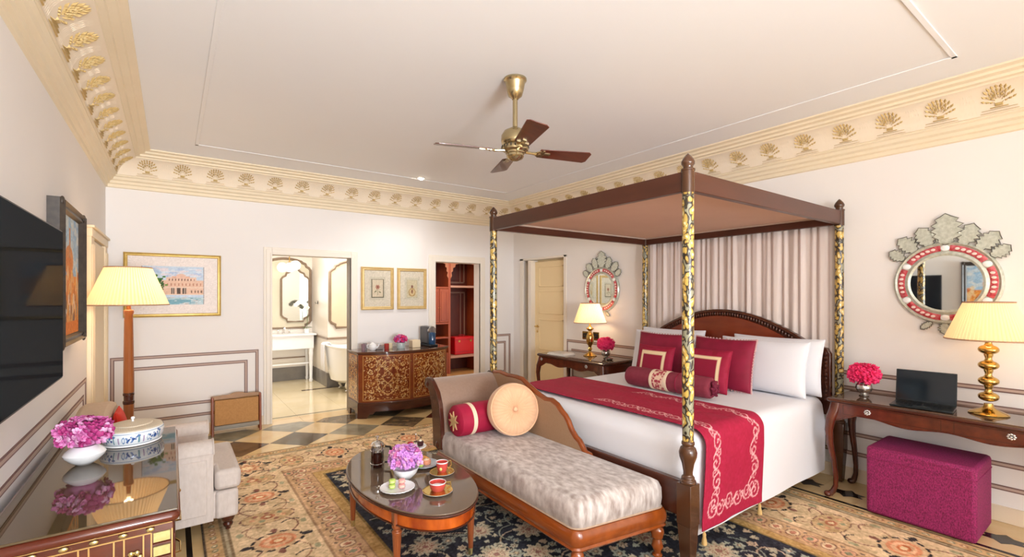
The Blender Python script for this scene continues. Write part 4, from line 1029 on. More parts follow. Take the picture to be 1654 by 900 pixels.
for x in (-.112, -.2015, -.296, -.39, -.485):
    for z in (.595, .36, .14):
        b = MB()
        for q in range(6): a = q * PI / 3; b.ell((x + .017 * math.cos(a), y0 - .006, z + .02 * math.sin(a)), (.009, .005, .010), 8, 5)
        b.ell((x, y0 - .009, z), (.008, .006, .008), 8, 5); b.build('brass_rosette', BRASSP, cs)
for z in (.56, .42, .25):
    MB().tube([(x1, y0 + .35, z), (x1 + .025, y0 + .38, z - .012), (x1 + .025, y0 + .48, z - .012), (x1, y0 + .51, z)], .004).build('drawer_pull', BRASS, cs)
    B(x1 - .001, x1 + .006, y0 + .04, y1 - .04, z - .06, z + .075).build('drawer_front', MAHOG, cs, bev=.003)
for x in (x0 + .03, x1 - .03):
    for y in (y0 + .03, y1 - .03): MB().lathe([(.02, 0), (.028, .03), (.022, .06)], (x, y, 0), 16).build('foot', MAHOG, cs)
MB().ell((x1 + .018, 2.62, .66), (.01, .01, .01)).lathe([(.003, 0), (.003, .02)], (0, 0, 0), 8, M=Matrix.Translation((x1, 2.62, .66)) @ Matrix.Rotation(PI / 2, 4, 'Y')).build('brass_knob', BRASS, cs)
# items on the chest
orchid_bowl('flower_bowl', 'white lens-shaped bowl of pink orchids on the glass-topped chest', (-.335, 2.985, .7515),
            [(0, 0), (.03, 0), (.055, .018), (.076, .042), (.079, .052), (.070, .066), (.052, .082), (.044, .088), (.040, .084)], .104, (0, 0, .140), 130, [ORCH, ORCD, ORCW, ORCD], .0165, flat=.78)
def bw(a): return a
dish = thing('porcelain_dish', 'oval blue-and-white lidded porcelain dish on the glass-topped chest', 'dish', (-.175, 3.31, .7515))
c = Canvas(2 * PI * .14, .075, .0028, '#e9eef2'); r_ = random.Random(2); w_ = c.w
c.rect(0, w_, 0, .006, '#f4f4f0'); c.rect(0, w_, .008, .010, '#5d7fa6'); c.rect(0, w_, .066, .069, '#6f8fb4')
s = 0.012
while s < w_:
    k = int(s * 37) % 4
    if k == 0:
        for q in range(8): c.ell(s + r_.gauss(0, .008), .04 + r_.gauss(0, .010), .006, .004, r_.choice(('#3f62a0', '#27498a', '#6c8cc0')), r_.uniform(0, 3))
    elif k == 1: c.rect(s - .004, s + .004, .015, .052, '#6f9aa8'); c.ell(s, .055, .008, .006, '#4e74a8')
    elif k == 2: c.rect(s - .003, s + .003, .015, .05, '#a890b4')
    else: c.ell(s, .035, .007, .018, '#5b86b6', ring=.35)
    s += .022
def dpos(X, Y):
    a = X / .14; t = Y / .075; r = .124 + .016 * np.sin(np.clip(t, 0, 1) * PI * .75) ; return r * np.cos(a) * 1.0, r * np.sin(a) * 1.12, Y + .004
c.build('painted_wall', PAINTG, dpos, dish, world=False)
MB().lathe([(.118, 0), (.130, .002), (.128, .006), (.12, .008)], n=40, sy=1.12).build('foot_rim', WHITEP, dish, world=False)
MB().lathe([(.134, .077), (.130, .084), (.10, .094), (.09, .092), (.085, .098), (.05, .104), (.012, .106), (0, .106)], n=40, sy=1.12).build('lid', mat('cream_basket_lid', '#d9cdb8', .5, col2='#c9bca6', nscale=50, wave=True), dish, world=False)
MB().lathe([(.006, .105), (.005, .116), (.010, .124), (.006, .131), (0, .132)], n=14).build('lid_knob', WHITEP, dish, world=False)

# ================================================================== ARMCHAIR
ac = thing('armchair', 'pale grey upholstered armchair with rolled arms beyond the chest', 'armchair', (-.08, 3.85, 0))
ax0, ax1, ay0, ay1 = -.47, .255, 3.555, 4.26
B(ax0 + .02, ax1 + .05, ay0 + .02, ay1 - .02, .10, .28).build('seat_base', GREYF, ac, bev=.02)
for s_, (ya, yb) in enumerate(((ay0, ay0 + .15), (ay1 - .15, ay1))):
    ym = (ya + yb) / 2
    prof = [(ya, .10), (ya, .53)] + [(ym - .078 * math.cos(t), .535 + .075 * math.sin(t)) for t in np.linspace(0, PI, 12)] + [(yb, .53), (yb, .10)]
    MB().prism(prof, ax0 + .03, ax1 - .04, 'xz' if False else 'yz').build('arm', GREYF, ac, bev=.012)
    MB().tube([(ax1 - .04, y, z) for y, z in prof[1:-1]], .006, 6).build('arm_piping', GREYF, ac)
    if s_ == 0: B(-.30, ax1 - .075, ya - .008, ya + .004, .15, .50).build('arm_side_panel', GREYF, ac, bev=.006)
# T-shaped seat cushion
tc = [(-.30, ay0 + .155), (ax1 - .035, ay0 + .155), (ax1 - .035, ay0 - .005), (ax1 + .115, ay0 - .005), (ax1 + .115, ay1 + .005), (ax1 - .035, ay1 + .005), (ax1 - .035, ay1 - .155), (-.30, ay1 - .155)]
MB().prism(tc, .285, .415, 'xy').build('seat_cushion', GREYF, ac, bev=.028)
MB().prism([(ax1 - .03, ay0 + .002), (ax1 + .10, ay0 + .002), (ax1 + .10, ay1 - .002), (ax1 - .03, ay1 - .002)], .10, .28, 'xy').build('front_rail', GREYF, ac, bev=.02)
bp = [(ay0 + .05, .33), (ay0 + .02, .70)] + [(3.905 - .33 * math.cos(t), .72 + .14 * math.sin(t) ** .6) for t in np.linspace(0.05, PI - .05, 14)] + [(ay1 - .02, .70), (ay1 - .05, .33)]
MB().prism(bp, ax0, ax0 + .17, 'yz').build('back', mat('lamplit_back_linen', '#cdb79f', .85, col2='#c2ab93', nscale=60), ac, bev=.03)  # back tinted tan, the floor lamp's warm light put into its colour
for x in (ax0 + .07, ax1 + .045):
    for y in (ay0 + .06, ay1 - .06): MB().lathe([(.014, 0), (.016, .02), (.026, .03), (.03, .042), (.024, .055), (.034, .068), (.042, .09), (.045, .105)], (x, y, 0), 18).build('leg', DARKW, ac)
pillow('cushion', 'small red cushion standing against the armchair back', 'cushion', .22, .42, .08, (-.225, 3.80, .42), PI / 2, -.12, mat('bright_red_cloth', '#d8331f', .7), fringe=None)

# ================================================================== LUGGAGE RACK
lr = thing('magazine_rack', 'folding wooden rack with beige woven panel against the back wall', 'rack', (.59, 6.13, 0))
fx0, fx1, fy = .36, .825, 6.13
for x in (fx0, fx1):
    for dy_ in (-.055, .055): MB().tube([(x, fy + dy_, .0), (x, fy + dy_ * .4, .42)], .013, 8).build('post', mat('rack_wood', '#7a3b1e', .35, col2='#94502b', nscale=4), lr)
B(fx0 + .02, fx1 - .02, fy - .05, fy - .035, .11, .385).build('woven_panel', mat('woven_straw', '#c0905a', .8, col2='#ab7c4a', nscale=70, bump=.3), lr, bev=.003)
B(fx0 + .02, fx1 - .02, fy + .025, fy + .04, .11, .385).build('woven_panel', MATS['woven_straw'], lr, bev=.003)
hp = [(fx0, .39), (fx0, .425), (.52, .432), (.55, .448), (.60, .452), (.65, .448), (.68, .434), (fx1, .43), (fx1, .395), (.66, .395), (.60, .385), (.54, .39)]
MB().prism(hp, fy - .022, fy + .012, 'xz').build('top_handle', mat('rack_pale_wood', '#b28b68', .4, col2='#a07a58', nscale=6), lr, bev=.004)
B(fx0 + .01, fx1 - .01, fy - .06, fy + .05, .06, .105).build('tray', mat('rack_grey_tray', '#8d877c', .3), lr, bev=.008)

# ================================================================== COMMODE
cm = thing('inlaid_commode', 'bow-fronted commode with ivory scroll inlay doors against the back wall', 'commode', (2.53, 6.05, 0))
mx0, mx1 = 1.89, 3.135
def bow(o, b=.20, n=28, y0=5.89, yb=6.285):
    w2 = (mx1 - mx0) / 2 + o; xc = (mx0 + mx1) / 2
    return [(xc - w2, yb)] + [(xc + w2 * t, y0 - o - b * (1 - t * t)) for t in np.linspace(-1, 1, n)] + [(xc + w2, yb)]
MB().prism(bow(0), .17, .81, 'xy').build('body', COMW, cm, smooth=True, bev=.002)
MB().prism(bow(.018), .812, .837, 'xy').build('top', mat('commode_dark_top', '#4a2b1c', .12, col2='#5d3824', nscale=3, coat=.6), cm, bev=.006)
MB().prism(bow(.008), .80, .814, 'xy').build('top_moulding', DARKW, cm, bev=.003)
MB().prism(bow(.012), .165, .20, 'xy').build('plinth_moulding', DARKW, cm, bev=.006)
# bracket plinth: strips with cut-out
bw_ = bow(.01, n=41); P = bw_[1:-1]; G = []
for i, (x, y) in enumerate(P):
    t = abs(i / (len(P) - 1) * 2 - 1); zb = 0 if t > .82 else (.05 if t > .74 else .085 + .0 * t)
    G.append([(x, y, zb), (x, y, .168), (x, y + .02, .168), (x, y + .02, zb)])
MB().grid(G, cv=True).build('plinth_front', DARKW, cm, ang=30)
for x in (mx0 - .01, mx1 - .01): MB().prism([(5.89, 0), (5.97, 0), (5.99, .085), (6.19, .085), (6.21, 0), (6.285, 0), (6.285, .168), (5.89, .168)], x, x + .02, 'yz').build('plinth_side', DARKW, cm)
def inlay(parent, u0, u1, z0, z1, name, seed, pos):
    W_, H_ = u1 - u0, z1 - z0; c = Canvas(W_, H_, .0052, '#7a3512'); r_ = random.Random(seed); iv = ['#dfb873', '#cf9c56', '#e8ca92', '#b9793c']
    c.noise(.03, 5); x, y = W_ / 2, H_ / 2
    for q in range(2):
        for sx in (-1, 1):
            for k in range(7):
                yy = .04 + (H_ - .08) * k / 6; c.spiral(x + sx * W_ * .34, yy, .034, 1.2, .0065, r_.choice(iv), rot=k * 1.3, flip=sx)
                c.spiral(x + sx * W_ * .20, yy + .03, .026, 1.0, .006, r_.choice(iv), rot=k * 2.3, flip=-sx)
    c.stroke([(x + W_ * .22 * math.cos(a), y + H_ * .36 * math.sin(a)) for a in np.linspace(0, 2 * PI, 40)], .007, '#d8ac68')
    c.stroke([(x + .06 * math.sin(t * 9), .06 + (H_ - .12) * t) for t in np.linspace(0, 1, 40)], .007, '#e0b874'); c.stroke([(x - .06 * math.sin(t * 9), .06 + (H_ - .12) * t) for t in np.linspace(0, 1, 40)], .007, '#e0b874')
    for k in range(int(W_ * H_ * 850)):
        a, b = r_.uniform(.015, W_ - .015), r_.uniform(.015, H_ - .015); c.ell(a, b, .009, .0045, r_.choice(iv), r_.uniform(0, 3)); c.ell(W_ - a, b, .009, .0045, r_.choice(iv), r_.uniform(0, 3))
    c.rect(0, W_, 0, .008, '#c08c4a'); c.rect(0, W_, H_ - .008, H_, '#c08c4a'); c.rect(0, .008, 0, H_, '#c08c4a'); c.rect(W_ - .008, W_, 0, H_, '#c08c4a')
    return c.build(name, PAINTG, pos, parent)
xc = (mx0 + mx1) / 2; w2 = (mx1 - mx0) / 2
for k, (ua, ub) in enumerate(((mx0 + .045, xc - .02), (xc + .03, mx1 - .04))):
    inlay(cm, ua, ub, .22, .787, 'inlaid_door', 11 + k, lambda X, Y, ua=ua: (ua + X, 5.89 - .20 * (1 - ((ua + X - xc) / w2) ** 2) - .005, .22 + Y))
inlay(cm, 5.92, 6.27, .22, .787, 'inlaid_side_panel', 20, lambda X, Y: (mx0 - .003 + 0 * X, 6.27 - X, .22 + Y))
MB().ell((xc - .012, 5.678, .70), (.006, .008, .012)).build('door_knob', BRASS, cm)
# things standing on it (top z .805)
zt = .8375
cmh = thing('coffee_machine', 'black capsule coffee machine on the right end of the commode', 'coffee machine', (2.93, 6.03, zt))
B(2.865, 2.985, 5.95, 6.20, zt + .03, zt + .275).build('housing', mat('graphite_plastic', '#4b4a4c', .35), cmh, bev=.02)
B(2.86, 2.99, 5.87, 6.20, zt, zt + .032).build('base', BLACKM, cmh, bev=.008)
MB().lathe([(.055, 0), (.058, .03), (.05, .04), (.0, .04)], n=24, M=Matrix.Translation((2.925, 5.955, zt + .225)) @ Matrix.Rotation(PI / 2, 4, 'X')).build('brew_head', CHROME, cmh)
MB().lathe([(.048, 0), (.05, .01), (.05, .15), (.04, .165), (.0, .168)], (2.925, 5.925, zt + .033), n=24).build('water_tank', mat('blue_tank', '#1e4468', .08, coat=.5), cmh)
orchid_bowl('flower_vase', 'small glass vase of burgundy-pink flowers at the middle of the commode', (2.49, 5.98, zt), [(.0, 0), (.05, 0), (.055, .02), (.06, .07), (.055, .078), (.05, .07)], .085, (0, 0, .115), 60, [ORCD, HOTP, ORCH], .018, bm=mat('pale_glass_pot', '#cddada', .1, trans=.2), flat=.75)
tb = thing('tissue_box', 'cream square tissue box between the flowers and the coffee machine', 'box', (2.695, 5.99, zt))
B(2.635, 2.755, 5.93, 6.05, zt, zt + .10).build('box', mat('cream_box', '#f0dcb8', .4), tb, bev=.006)
MB().lathe([(.02, .099), (.03, .103), (.02, .106)], (2.695, 5.99, zt), 16).build('opening_ring', CREAMF, tb)
tp_ = thing('teapot', 'small white teapot near the left end of the commode', 'teapot', (2.10, 5.96, zt))
MB().lathe([(0, 0), (.03, 0), (.048, .02), (.052, .05), (.04, .08), (.022, .09), (.02, .095), (.008, .1), (.01, .108), (0, .114)], (2.10, 5.96, zt), 24).build('pot', WHITEP, tp_)
MB().tube([(2.14, 5.94, zt + .03), (2.165, 5.93, zt + .055), (2.175, 5.925, zt + .09)], [.012, .009, .006]).build('spout', WHITEP, tp_)
MB().tube([(2.055, 5.97, zt + .075), (2.03, 5.975, zt + .07), (2.03, 5.975, zt + .04), (2.055, 5.97, zt + .025)], .006).build('handle', WHITEP, tp_)
for (x, y, lab, col) in ((1.99, 6.0, 'clear mauve-tinted glass at the far left of the commode', '#c9a9b4'), (2.04, 6.08, 'clear glass behind the white teapot on the commode', '#d8d0d0')):
    g = thing('drinking_glass', lab, 'glass', (x, y, zt)); MB().lathe([(.0, 0), (.024, 0), (.03, .085), (.028, .085), (.022, .006), (0, .006)], (x, y, zt), 20).build('tumbler', mat('tinted_glass' + col[1:], col, .05, trans=.6), g)
k = thing('tin_box', 'small grey tin beside the teapot on the commode', 'tin', (2.205, 6.02, zt)); B(2.16, 2.25, 5.99, 6.05, zt, zt + .06).build('tin', mat('grey_tin', '#8f8783', .35, .3), k, bev=.005); B(2.158, 2.252, 5.988, 6.052, zt + .05, zt + .064).build('lid', SILVER, k, bev=.003)
for i, (x, y, l) in enumerate(((2.30, 6.0, 'red glass candle jar left of the commode flowers'), (2.37, 6.05, 'cream candle jar beside the commode flowers'))):
    k = thing('candle_jar', l, 'candle', (x, y, zt)); MB().lathe([(.0, 0), (.028, 0), (.032, .01), (.032, .07), (.029, .07), (.028, .05), (0, .05)], (x, y, zt), 20).build('jar', mat('red_jar', '#b0413a', .15) if i == 0 else mat('cream_jar', '#e9d6b0', .3), k)
    MB().tube([(x, y, zt + .05), (x, y, zt + .062)], .0015, 5).build('wick', BLACKM, k)

# ================================================================== COFFEE TABLE
ct = thing('coffee_table', 'oval coffee table with flame-veneer apron and glass top in front of the chaise', 'coffee table', (1.207, 2.778, ZR))
tx, ty, ta, tb_ = 1.207, 2.778, .335, .632
def oval(o, n=72): return [(tx + (ta + o) * math.cos(2 * PI * i / n), ty + (tb_ + o) * math.sin(2 * PI * i / n)) for i in range(n)]
MB().prism(oval(-.002), .411, .42).build('glass_top', GLASST, ct, bev=.003)
MB().prism(oval(.004), .398, .411).build('table_top', DARKW, ct, bev=.004)
MB().prism(oval(-.02), .325, .40).build('apron', FLAME, ct)
for z in (.326, .392): MB().tube([(tx + (ta - .017) * math.cos(a), ty + (tb_ - .017) * math.sin(a), z) for a in np.linspace(0, 2 * PI, 73)[:-1]], .005, 6, closed=True).build('apron_bead', DARKW, ct)
for a in (40, 140, 220, 320):
    a = math.radians(a); x, y = tx + (ta - .035) * math.cos(a), ty + (tb_ - .045) * math.sin(a)
    lg = MB().box(x - .024, x + .024, y - .024, y + .024, .32, .40)
    lg.lathe([(.014, .05), (.024, .27), (.027, .275), (.027, .285), (.019, .29), (.019, .30), (.027, .305), (.027, .32)], (x, y, 0), 48, mod=lambda q, z: 1 + (.05 * math.cos(q * 12) if z < .272 else 0))
    o = lg.build('leg', mat('table_leg_wood', '#7a3a1c', .28, col2='#94502a', nscale=4, coat=.4), ct, bev=.002)
    MB().lathe([(.010, ZR), (.0135, .012), (.0135, .055)], (x, y, 0), 16).build('brass_foot', BRASSP, o)
z4 = .4205
# french press
fp = thing('french_press', 'glass french press of dark coffee with chrome lid on the coffee table', 'coffee press', (1.09, 3.01, z4))
MB().shell([(.04, .098), (.04, .13)], (1.09, 3.01, z4 + .008), 28).build('beaker', mat('press_glass', '#cfcac6', .03, trans=.85), fp)
MB().lathe([(0, 0), (.038, 0), (.04, .004), (.04, .098), (0, .098)], (1.09, 3.01, z4 + .008), 28).build('coffee', mat('coffee_liquid', '#2a0f0a', .1), fp)
MB().lathe([(.042, .13), (.043, .14), (.03, .158), (.01, .165), (.004, .168), (.004, .182), (.010, .188), (.010, .197), (0, .20)], (1.09, 3.01, z4 + .008), 28).build('lid', CHROME, fp)
fm = MB()
for a in range(4): q = a * PI / 2 + .5; fm.tube([(1.09 + .042 * math.cos(q), 3.01 + .042 * math.sin(q), z4), (1.09 + .042 * math.cos(q), 3.01 + .042 * math.sin(q), z4 + .135)], .003, 6)
for z in (.03, .115): fm.tube([(1.09 + .042 * math.cos(q), 3.01 + .042 * math.sin(q), z4 + z) for q in np.linspace(0, 2 * PI, 25)[:-1]], .003, 6, closed=True)
fm.build('frame', CHROME, fp)
MB().tube([(1.135, 2.99, z4 + .135), (1.165, 2.975, z4 + .13), (1.175, 2.97, z4 + .08), (1.165, 2.975, z4 + .035), (1.133, 2.99, z4 + .03)], .007).build('handle', BLACKM, fp)
orchid_bowl('flower_bowl', 'white bowl of lilac orchids at the middle of the coffee table', (1.17, 2.735, z4), [(0, 0), (.035, 0), (.05, .012), (.070, .035), (.080, .062), (.077, .064), (.06, .04), (0, .02)], .098, (0, 0, .118), 120, [LILA, ORCH, LILA, ORCW], .0165, flat=.85)
def plate(parent, x, y, r, m, z=0, fl_=False):
    return MB().lathe([(0, .002), (r * .5, 0), (r * .55, .002), (r * .85, .008), (r, .014), (r * .99, .017), (r * .8, .0105), (r * .5, .005), (0, .005)], (x, y, z), 64, mod=(lambda a, z_: 1 + .02 * math.cos(a * 24)) if fl_ else None).build('plate', m, parent)
mp_ = thing('macaron_plate', 'white fluted plate at the near left of the coffee table', 'plate', (1.062, 2.60, z4)); plate(mp_, 1.062, 2.60, .10, WHITEP, z4, True)
def macaron(x, y, z, m, lab, tilt=0):
    t = thing('macaron', lab, 'macaron', (x, y, z)); M = Matrix.Translation((x, y, z + (.012 if tilt else 0))) @ Matrix.Rotation(tilt, 4, 'X')
    MB().lathe([(0, 0), (.012, 0), (.018, .003), (.02, .008), (.019, .010)], n=20, M=M).lathe([(.019, .015), (.02, .017), (.018, .022), (.012, .025), (0, .026)], n=20, M=M).build('shells', m, t)
    MB().lathe([(0, .010), (.017, .010), (.0175, .0125), (.017, .015), (0, .015)], n=20, M=M).build('filling', CREAMF, t)
MG = mat('green_macaron', '#b9d069', .7); MP = mat('pink_macaron', '#e6a7a2', .7); MC = mat('cream_macaron', '#ecd8b0', .7)
macaron(1.035, 2.615, z4 + .0075, MG, 'lower pale green macaron on the white fluted plate')
macaron(1.038, 2.618, z4 + .034, MG, 'upper pale green macaron stacked on the white fluted plate')
macaron(1.082, 2.585, z4 + .0075, MP, 'lower pink macaron on the white fluted plate')
macaron(1.085, 2.59, z4 + .034, MP, 'upper pink macaron stacked on the white fluted plate')
CORAL = mat('coral_porcelain', '#cf4f48', .15, coat=.4); GILT = mat('gilt_edge', '#d8b866', .2, .9)
def cup(x, y, lab1, lab2, r=.048, h=.054, ang=0.0, rs=.086, motif=False):
    s = thing('saucer', lab2, 'saucer', (x, y, z4), group='gilt saucers')
    MB().lathe([(0, .002), (rs * .5, 0), (rs * .85, .006), (rs, .012), (rs * .98, .014), (rs * .8, .009), (rs * .45, .004), (0, .004)], (x, y, z4), 40).build('saucer_dish', WHITEP, s)
    MB().lathe([(rs * .62, .0085), (rs * .8, .0112), (rs * .97, .0152), (rs, .0135)], (x, y, z4), 40).build('gilt_band', GILT, s)
    z = z4 + .0065; t = thing('tea_cup', lab1, 'cup', (x, y, z), group='coral tea cups')
    MB().lathe([(0, 0), (r * .55, 0), (r * .62, .004), (r * .85, h * .3), (r * .96, h * .7), (r * .98, h * .94), (r * .93, h * .94), (r * .8, h * .35), (0, .008)], (x, y, z), 32).build('cup_body', CORAL, t)
    MB().shell([(r * .985, h * .9), (r, h), (r * .95, h), (r * .9, h * .7), (r * .75, h * .3), (0, .0095)], (x, y, z), 32).build('white_lining', WHITEP, t)
    dx, dy = math.cos(ang), math.sin(ang)
    MB().tube([(x + dx * r * .9, y + dy * r * .9, z + h * .9), (x + dx * r * 1.5, y + dy * r * 1.5, z + h * .95), (x + dx * r * 1.6, y + dy * r * 1.6, z + h * .55), (x + dx * r * 1.15, y + dy * r * 1.15, z + h * .25)], .004, 8).build('gilt_handle', GILT, t)
    if motif: MB().ell((x - .02, y - .022, z + h * .45), (.010, .010, .013), 10, 6).build('yellow_motif', mat('yellow_glaze', '#ecd77c', .2), t)
cup(1.232, 2.425, 'wider coral tea cup at the near edge of the coffee table', 'gilt-edged saucer under the near coral cup', ang=-.6)
cup(1.385, 2.665, 'taller coral cup with yellow motif beside the chaise', 'gilt-edged saucer under the far coral cup', r=.038, h=.07, ang=-.2, motif=True, rs=.078)
pp = thing('pastry_plate', 'round plate of pastries behind the cups on the coffee table', 'plate', (1.352, 2.86, z4)); plate(pp, 1.352, 2.86, .095, mat('blue_grey_porcelain', '#a9b3c2', .2, coat=.3), z4)
for i, (dx, dy, m, l, big) in enumerate(((.02, .0, mat('salmon_roll', '#dd7a52', .6, col2='#f0b898', nscale=60, wave=True), 'orange swirled roll on the pastry plate', 1), (-.035, -.02, MG, 'pale green sweet at the front of the pastry plate', 0), (-.045, .03, MC, 'cream sweet at the left of the pastry plate', 0), (.03, .05, mat('croissant', '#cf8f4c', .6), 'golden crescent pastry at the back of the pastry plate', 2))):
    x, y = 1.352 + dx, 2.86 + dy; t = thing('pastry', l, 'pastry', (x, y, z4 + .006))
    if big == 1: MB().lathe([(0, 0), (.026, 0), (.03, .012), (.028, .026), (.012, .032), (0, .033)], (x, y, z4 + .006), 24).build('bun', m, t); MB().tube([(x + .022 * (1 - q / 24) * math.cos(q * .8), y + .022 * (1 - q / 24) * math.sin(q * .8), z4 + .034 + q * .0003) for q in range(22)], .003, 6).build('icing_swirl', CREAMF, t)
    elif big == 2: MB().tube([(x - .03, y - .01, z4 + .018), (x - .015, y + .012, z4 + .022), (x, y + .018, z4 + .024), (x + .015, y + .012, z4 + .022), (x + .03, y - .01, z4 + .018)], [.006, .013, .017, .013, .006], 10).build('crescent', m, t)
    else: MB().lathe([(0, 0), (.016, 0), (.02, .008), (.016, .02), (0, .023)], (x, y, z4 + .006), 18).build('sweet', m, t); MB().ell((x, y, z4 + .03), .004, 8, 5).build('topping', GILT, t)
# small cake stand at the far end
st_ = thing('cake_stand', 'small white pedestal stand at the far end of the coffee table', 'cake stand', (1.385, 3.06, z4))
MB().lathe([(0, 0), (.035, 0), (.032, .006), (.010, .015), (.008, .05), (.014, .06), (.07, .066), (.074, .07), (.072, .073), (0, .068)], (1.385, 3.06, z4), 36).build('stand', WHITEP, st_)
zc = z4 + .0735
t = thing('tart', 'red berry tart on the left of the cake stand', 'tart', (1.352, 3.075, zc)); MB().lathe([(0, 0), (.022, 0), (.027, .018), (.024, .018), (0, .016)], (1.352, 3.075, zc), 20).build('crust', mat('pastry_crust', '#e8c08a', .6), t)
b = MB()
for q in range(9): a = q * .7; b.ell((1.352 + .015 * math.cos(a) * (q > 0), 3.075 + .015 * math.sin(a) * (q > 0), zc + .021), .0075, 8, 5)
b.build('berries', mat('red_berry', '#b52a2a', .2), t)
t = thing('tart', 'dark chocolate tart with cream on the right of the cake stand', 'tart', (1.412, 3.045, zc)); MB().lathe([(0, 0), (.02, 0), (.024, .026), (.02, .03), (0, .03)], (1.412, 3.045, zc), 20).build('chocolate', mat('chocolate', '#3a1a1c', .3), t); MB().ell((1.412, 3.045, zc + .035), (.010, .010, .009)).build('cream_dot', CREAMF, t)
MB().tube([(1.385, 3.06, z4 + .073), (1.385, 3.06, z4 + .15)], .0022, 6).ell((1.385, 3.06, z4 + .153), .006).build('finial_rod', CHROME, st_)

# ================================================================== DESKS
def desk(name, label, x0, x1, y0, y1, zt, knob_y, dz=.0):
    d = thing(name, label, 'desk', ((x0 + x1) / 2, (y0 + y1) / 2, 0)); L = y1 - y0
    B(x0 + .012, x1 - .012, y0 + .012, y1 - .012, zt, zt + .006).build('glass_top', mat('desk_glass', '#5d4636', .03, ior=2.1), d, bev=.002)
    sweep_ring(rr_path(x0, x1, y0, y1, .02, 4), [(-.01, zt - .03), (.0, zt - .026), (.006, zt - .016), (.004, zt - .004), (-.006, zt)]).build('table_top', DARKW, d)
    def apron(a0, a1, n=60, amp=.03):
        out = []
        for i in range(n + 1):
            t = i / n; s_ = math.sin(t * PI); e = .055 * max(0, 1 - min(t, 1 - t) / .12)
            out.append((a0 + (a1 - a0) * t, zt - .125 - .012 * math.cos(t * 6 * PI) - .035 * math.cos(t * 2 * PI) * 0 - e + .018 * (1 - s_)))
        return out
    lo = apron(y0 + .03, y1 - .03); MB().prism(lo + [(y1 - .03, zt - .028), (y0 + .03, zt - .028)], x0 + .02, x0 + .04, 'yz').build('front_apron', MAHOG, d, bev=.002)
    MB().tube([(x0 + .02, y, z) for y, z in lo], .005, 6).build('apron_bead', MAHOG, d)
    B(x1 - .045, x1 - .025, y0 + .03, y1 - .03, zt - .13, zt - .028).build('rear_apron', DARKW, d)
    for y in (y0 + .025, y1 - .045): MB().prism([(x0 + .03, zt - .16), (x0 + .12, zt - .13), ((x0 + x1) / 2, zt - .145), (x1 - .12, zt - .13), (x1 - .03, zt - .15), (x1 - .03, zt - .028), (x0 + .03, zt - .028)], y, y + .02, 'xz').build('side_apron', MAHOG, d)
    fr = MB(); 
    for a, b in ((y0 + .10, (y0 + y1) / 2 - .03), ((y0 + y1) / 2 + .03, y1 - .10)):
        for q in ((a, b, zt - .112, zt - .108), (a, b, zt - .042, zt - .038), (a, a + .004, zt - .11, zt - .04), (b - .004, b, zt - .11, zt - .04)): fr.box(x0 + .0175, x0 + .021, *q)
    fr.build('drawer_bead', DARKW, d)
    for y in knob_y:
        b = MB().ell((x0 + .008, y, zt - .068), (.010, .0085, .0085), 12, 8)
        for q in range(8): a = q * PI / 4; b.ell((x0 + .014, y + .015 * math.cos(a), zt - .068 + .015 * math.sin(a)), (.005, .0075, .0075), 8, 5)
        b.build('silver_knob', SILVER, d)
    for (x, y, ox, oy) in ((x0 + .04, y1 - .05, -.55, .8), (x0 + .04, y0 + .05, -.55, -.8), (x1 - .05, y1 - .05, .0, .6), (x1 - .05, y0 + .05, .0, -.6)):
        cabriole(x, y, ox, oy, zt - .03, DARKW if x > x0 + .1 else MAHOG, d)
    return d
desk('writing_desk', 'long mahogany writing desk with cabriole legs under the right-hand mirror', 4.085, 4.575, .12, 1.50, .762, (1.245, .52))
desk('bedside_table', 'dark mahogany side table with cabriole legs left of the bed below the oval mirror', 3.965, 4.575, 3.70, 4.90, .768, (4.82, 3.99))
zd = .7685; zl = .7745
# brass table lamps
def lamp_big():
    t = thing('table_lamp', 'large brass lamp of stacked balls with pleated cream shade on the writing desk', 'table lamp', (4.345, .655, zd))
    MB().lathe([(.098, 0), (.10, .006), (.09, .014), (.07, .022), (.04, .036), (.026, .05), (.022, .07)], n=40).build('base', BRASS, t, world=False)
    for k in range(4):
        z = .115 + k * .103
        MB().ell((0, 0, z), (.052, .052, .032), 28, 12).build('ball', BRASS, t, world=False)
        MB().lathe([(.024, z + .028), (.017, z + .04), (.018, z + .052), (.022, z + .062), (.024, z + .076)], n=24).build('neck', BRASS, t, world=False)
    MB().lathe([(.010, .49), (.008, .60)], n=12).build('stem', BRASS, t, world=False)
    lampshade(t, .492, .735, .215, .122, sm=SHADE, trim=SHTR); bulb(t, .60, 1.0)
lamp_big()
def lamp_small():
    t = thing('table_lamp', 'small brass lamp with white pleated shade below the left oval mirror', 'table lamp', (4.33, 4.27, zl))
    MB().lathe([(.085, 0), (.088, .006), (.07, .016), (.05, .03), (.02, .05), (.018, .07), (.03, .09), (.018, .11), (.022, .13), (.04, .155), (.048, .185), (.05, .24), (.04, .275), (.022, .30), (.02, .32), (.05, .345), (.05, .352), (.02, .37), (.012, .39), (.008, .5)], n=32).build('base', BRASS, t, world=False)
    lampshade(t, .425, .672, .205, .118, sm=shade_mat('ivory_silk_shade', '#f8e6cc', .5, .45), trim=SHTR); bulb(t, .54, 2.6)
lamp_small()
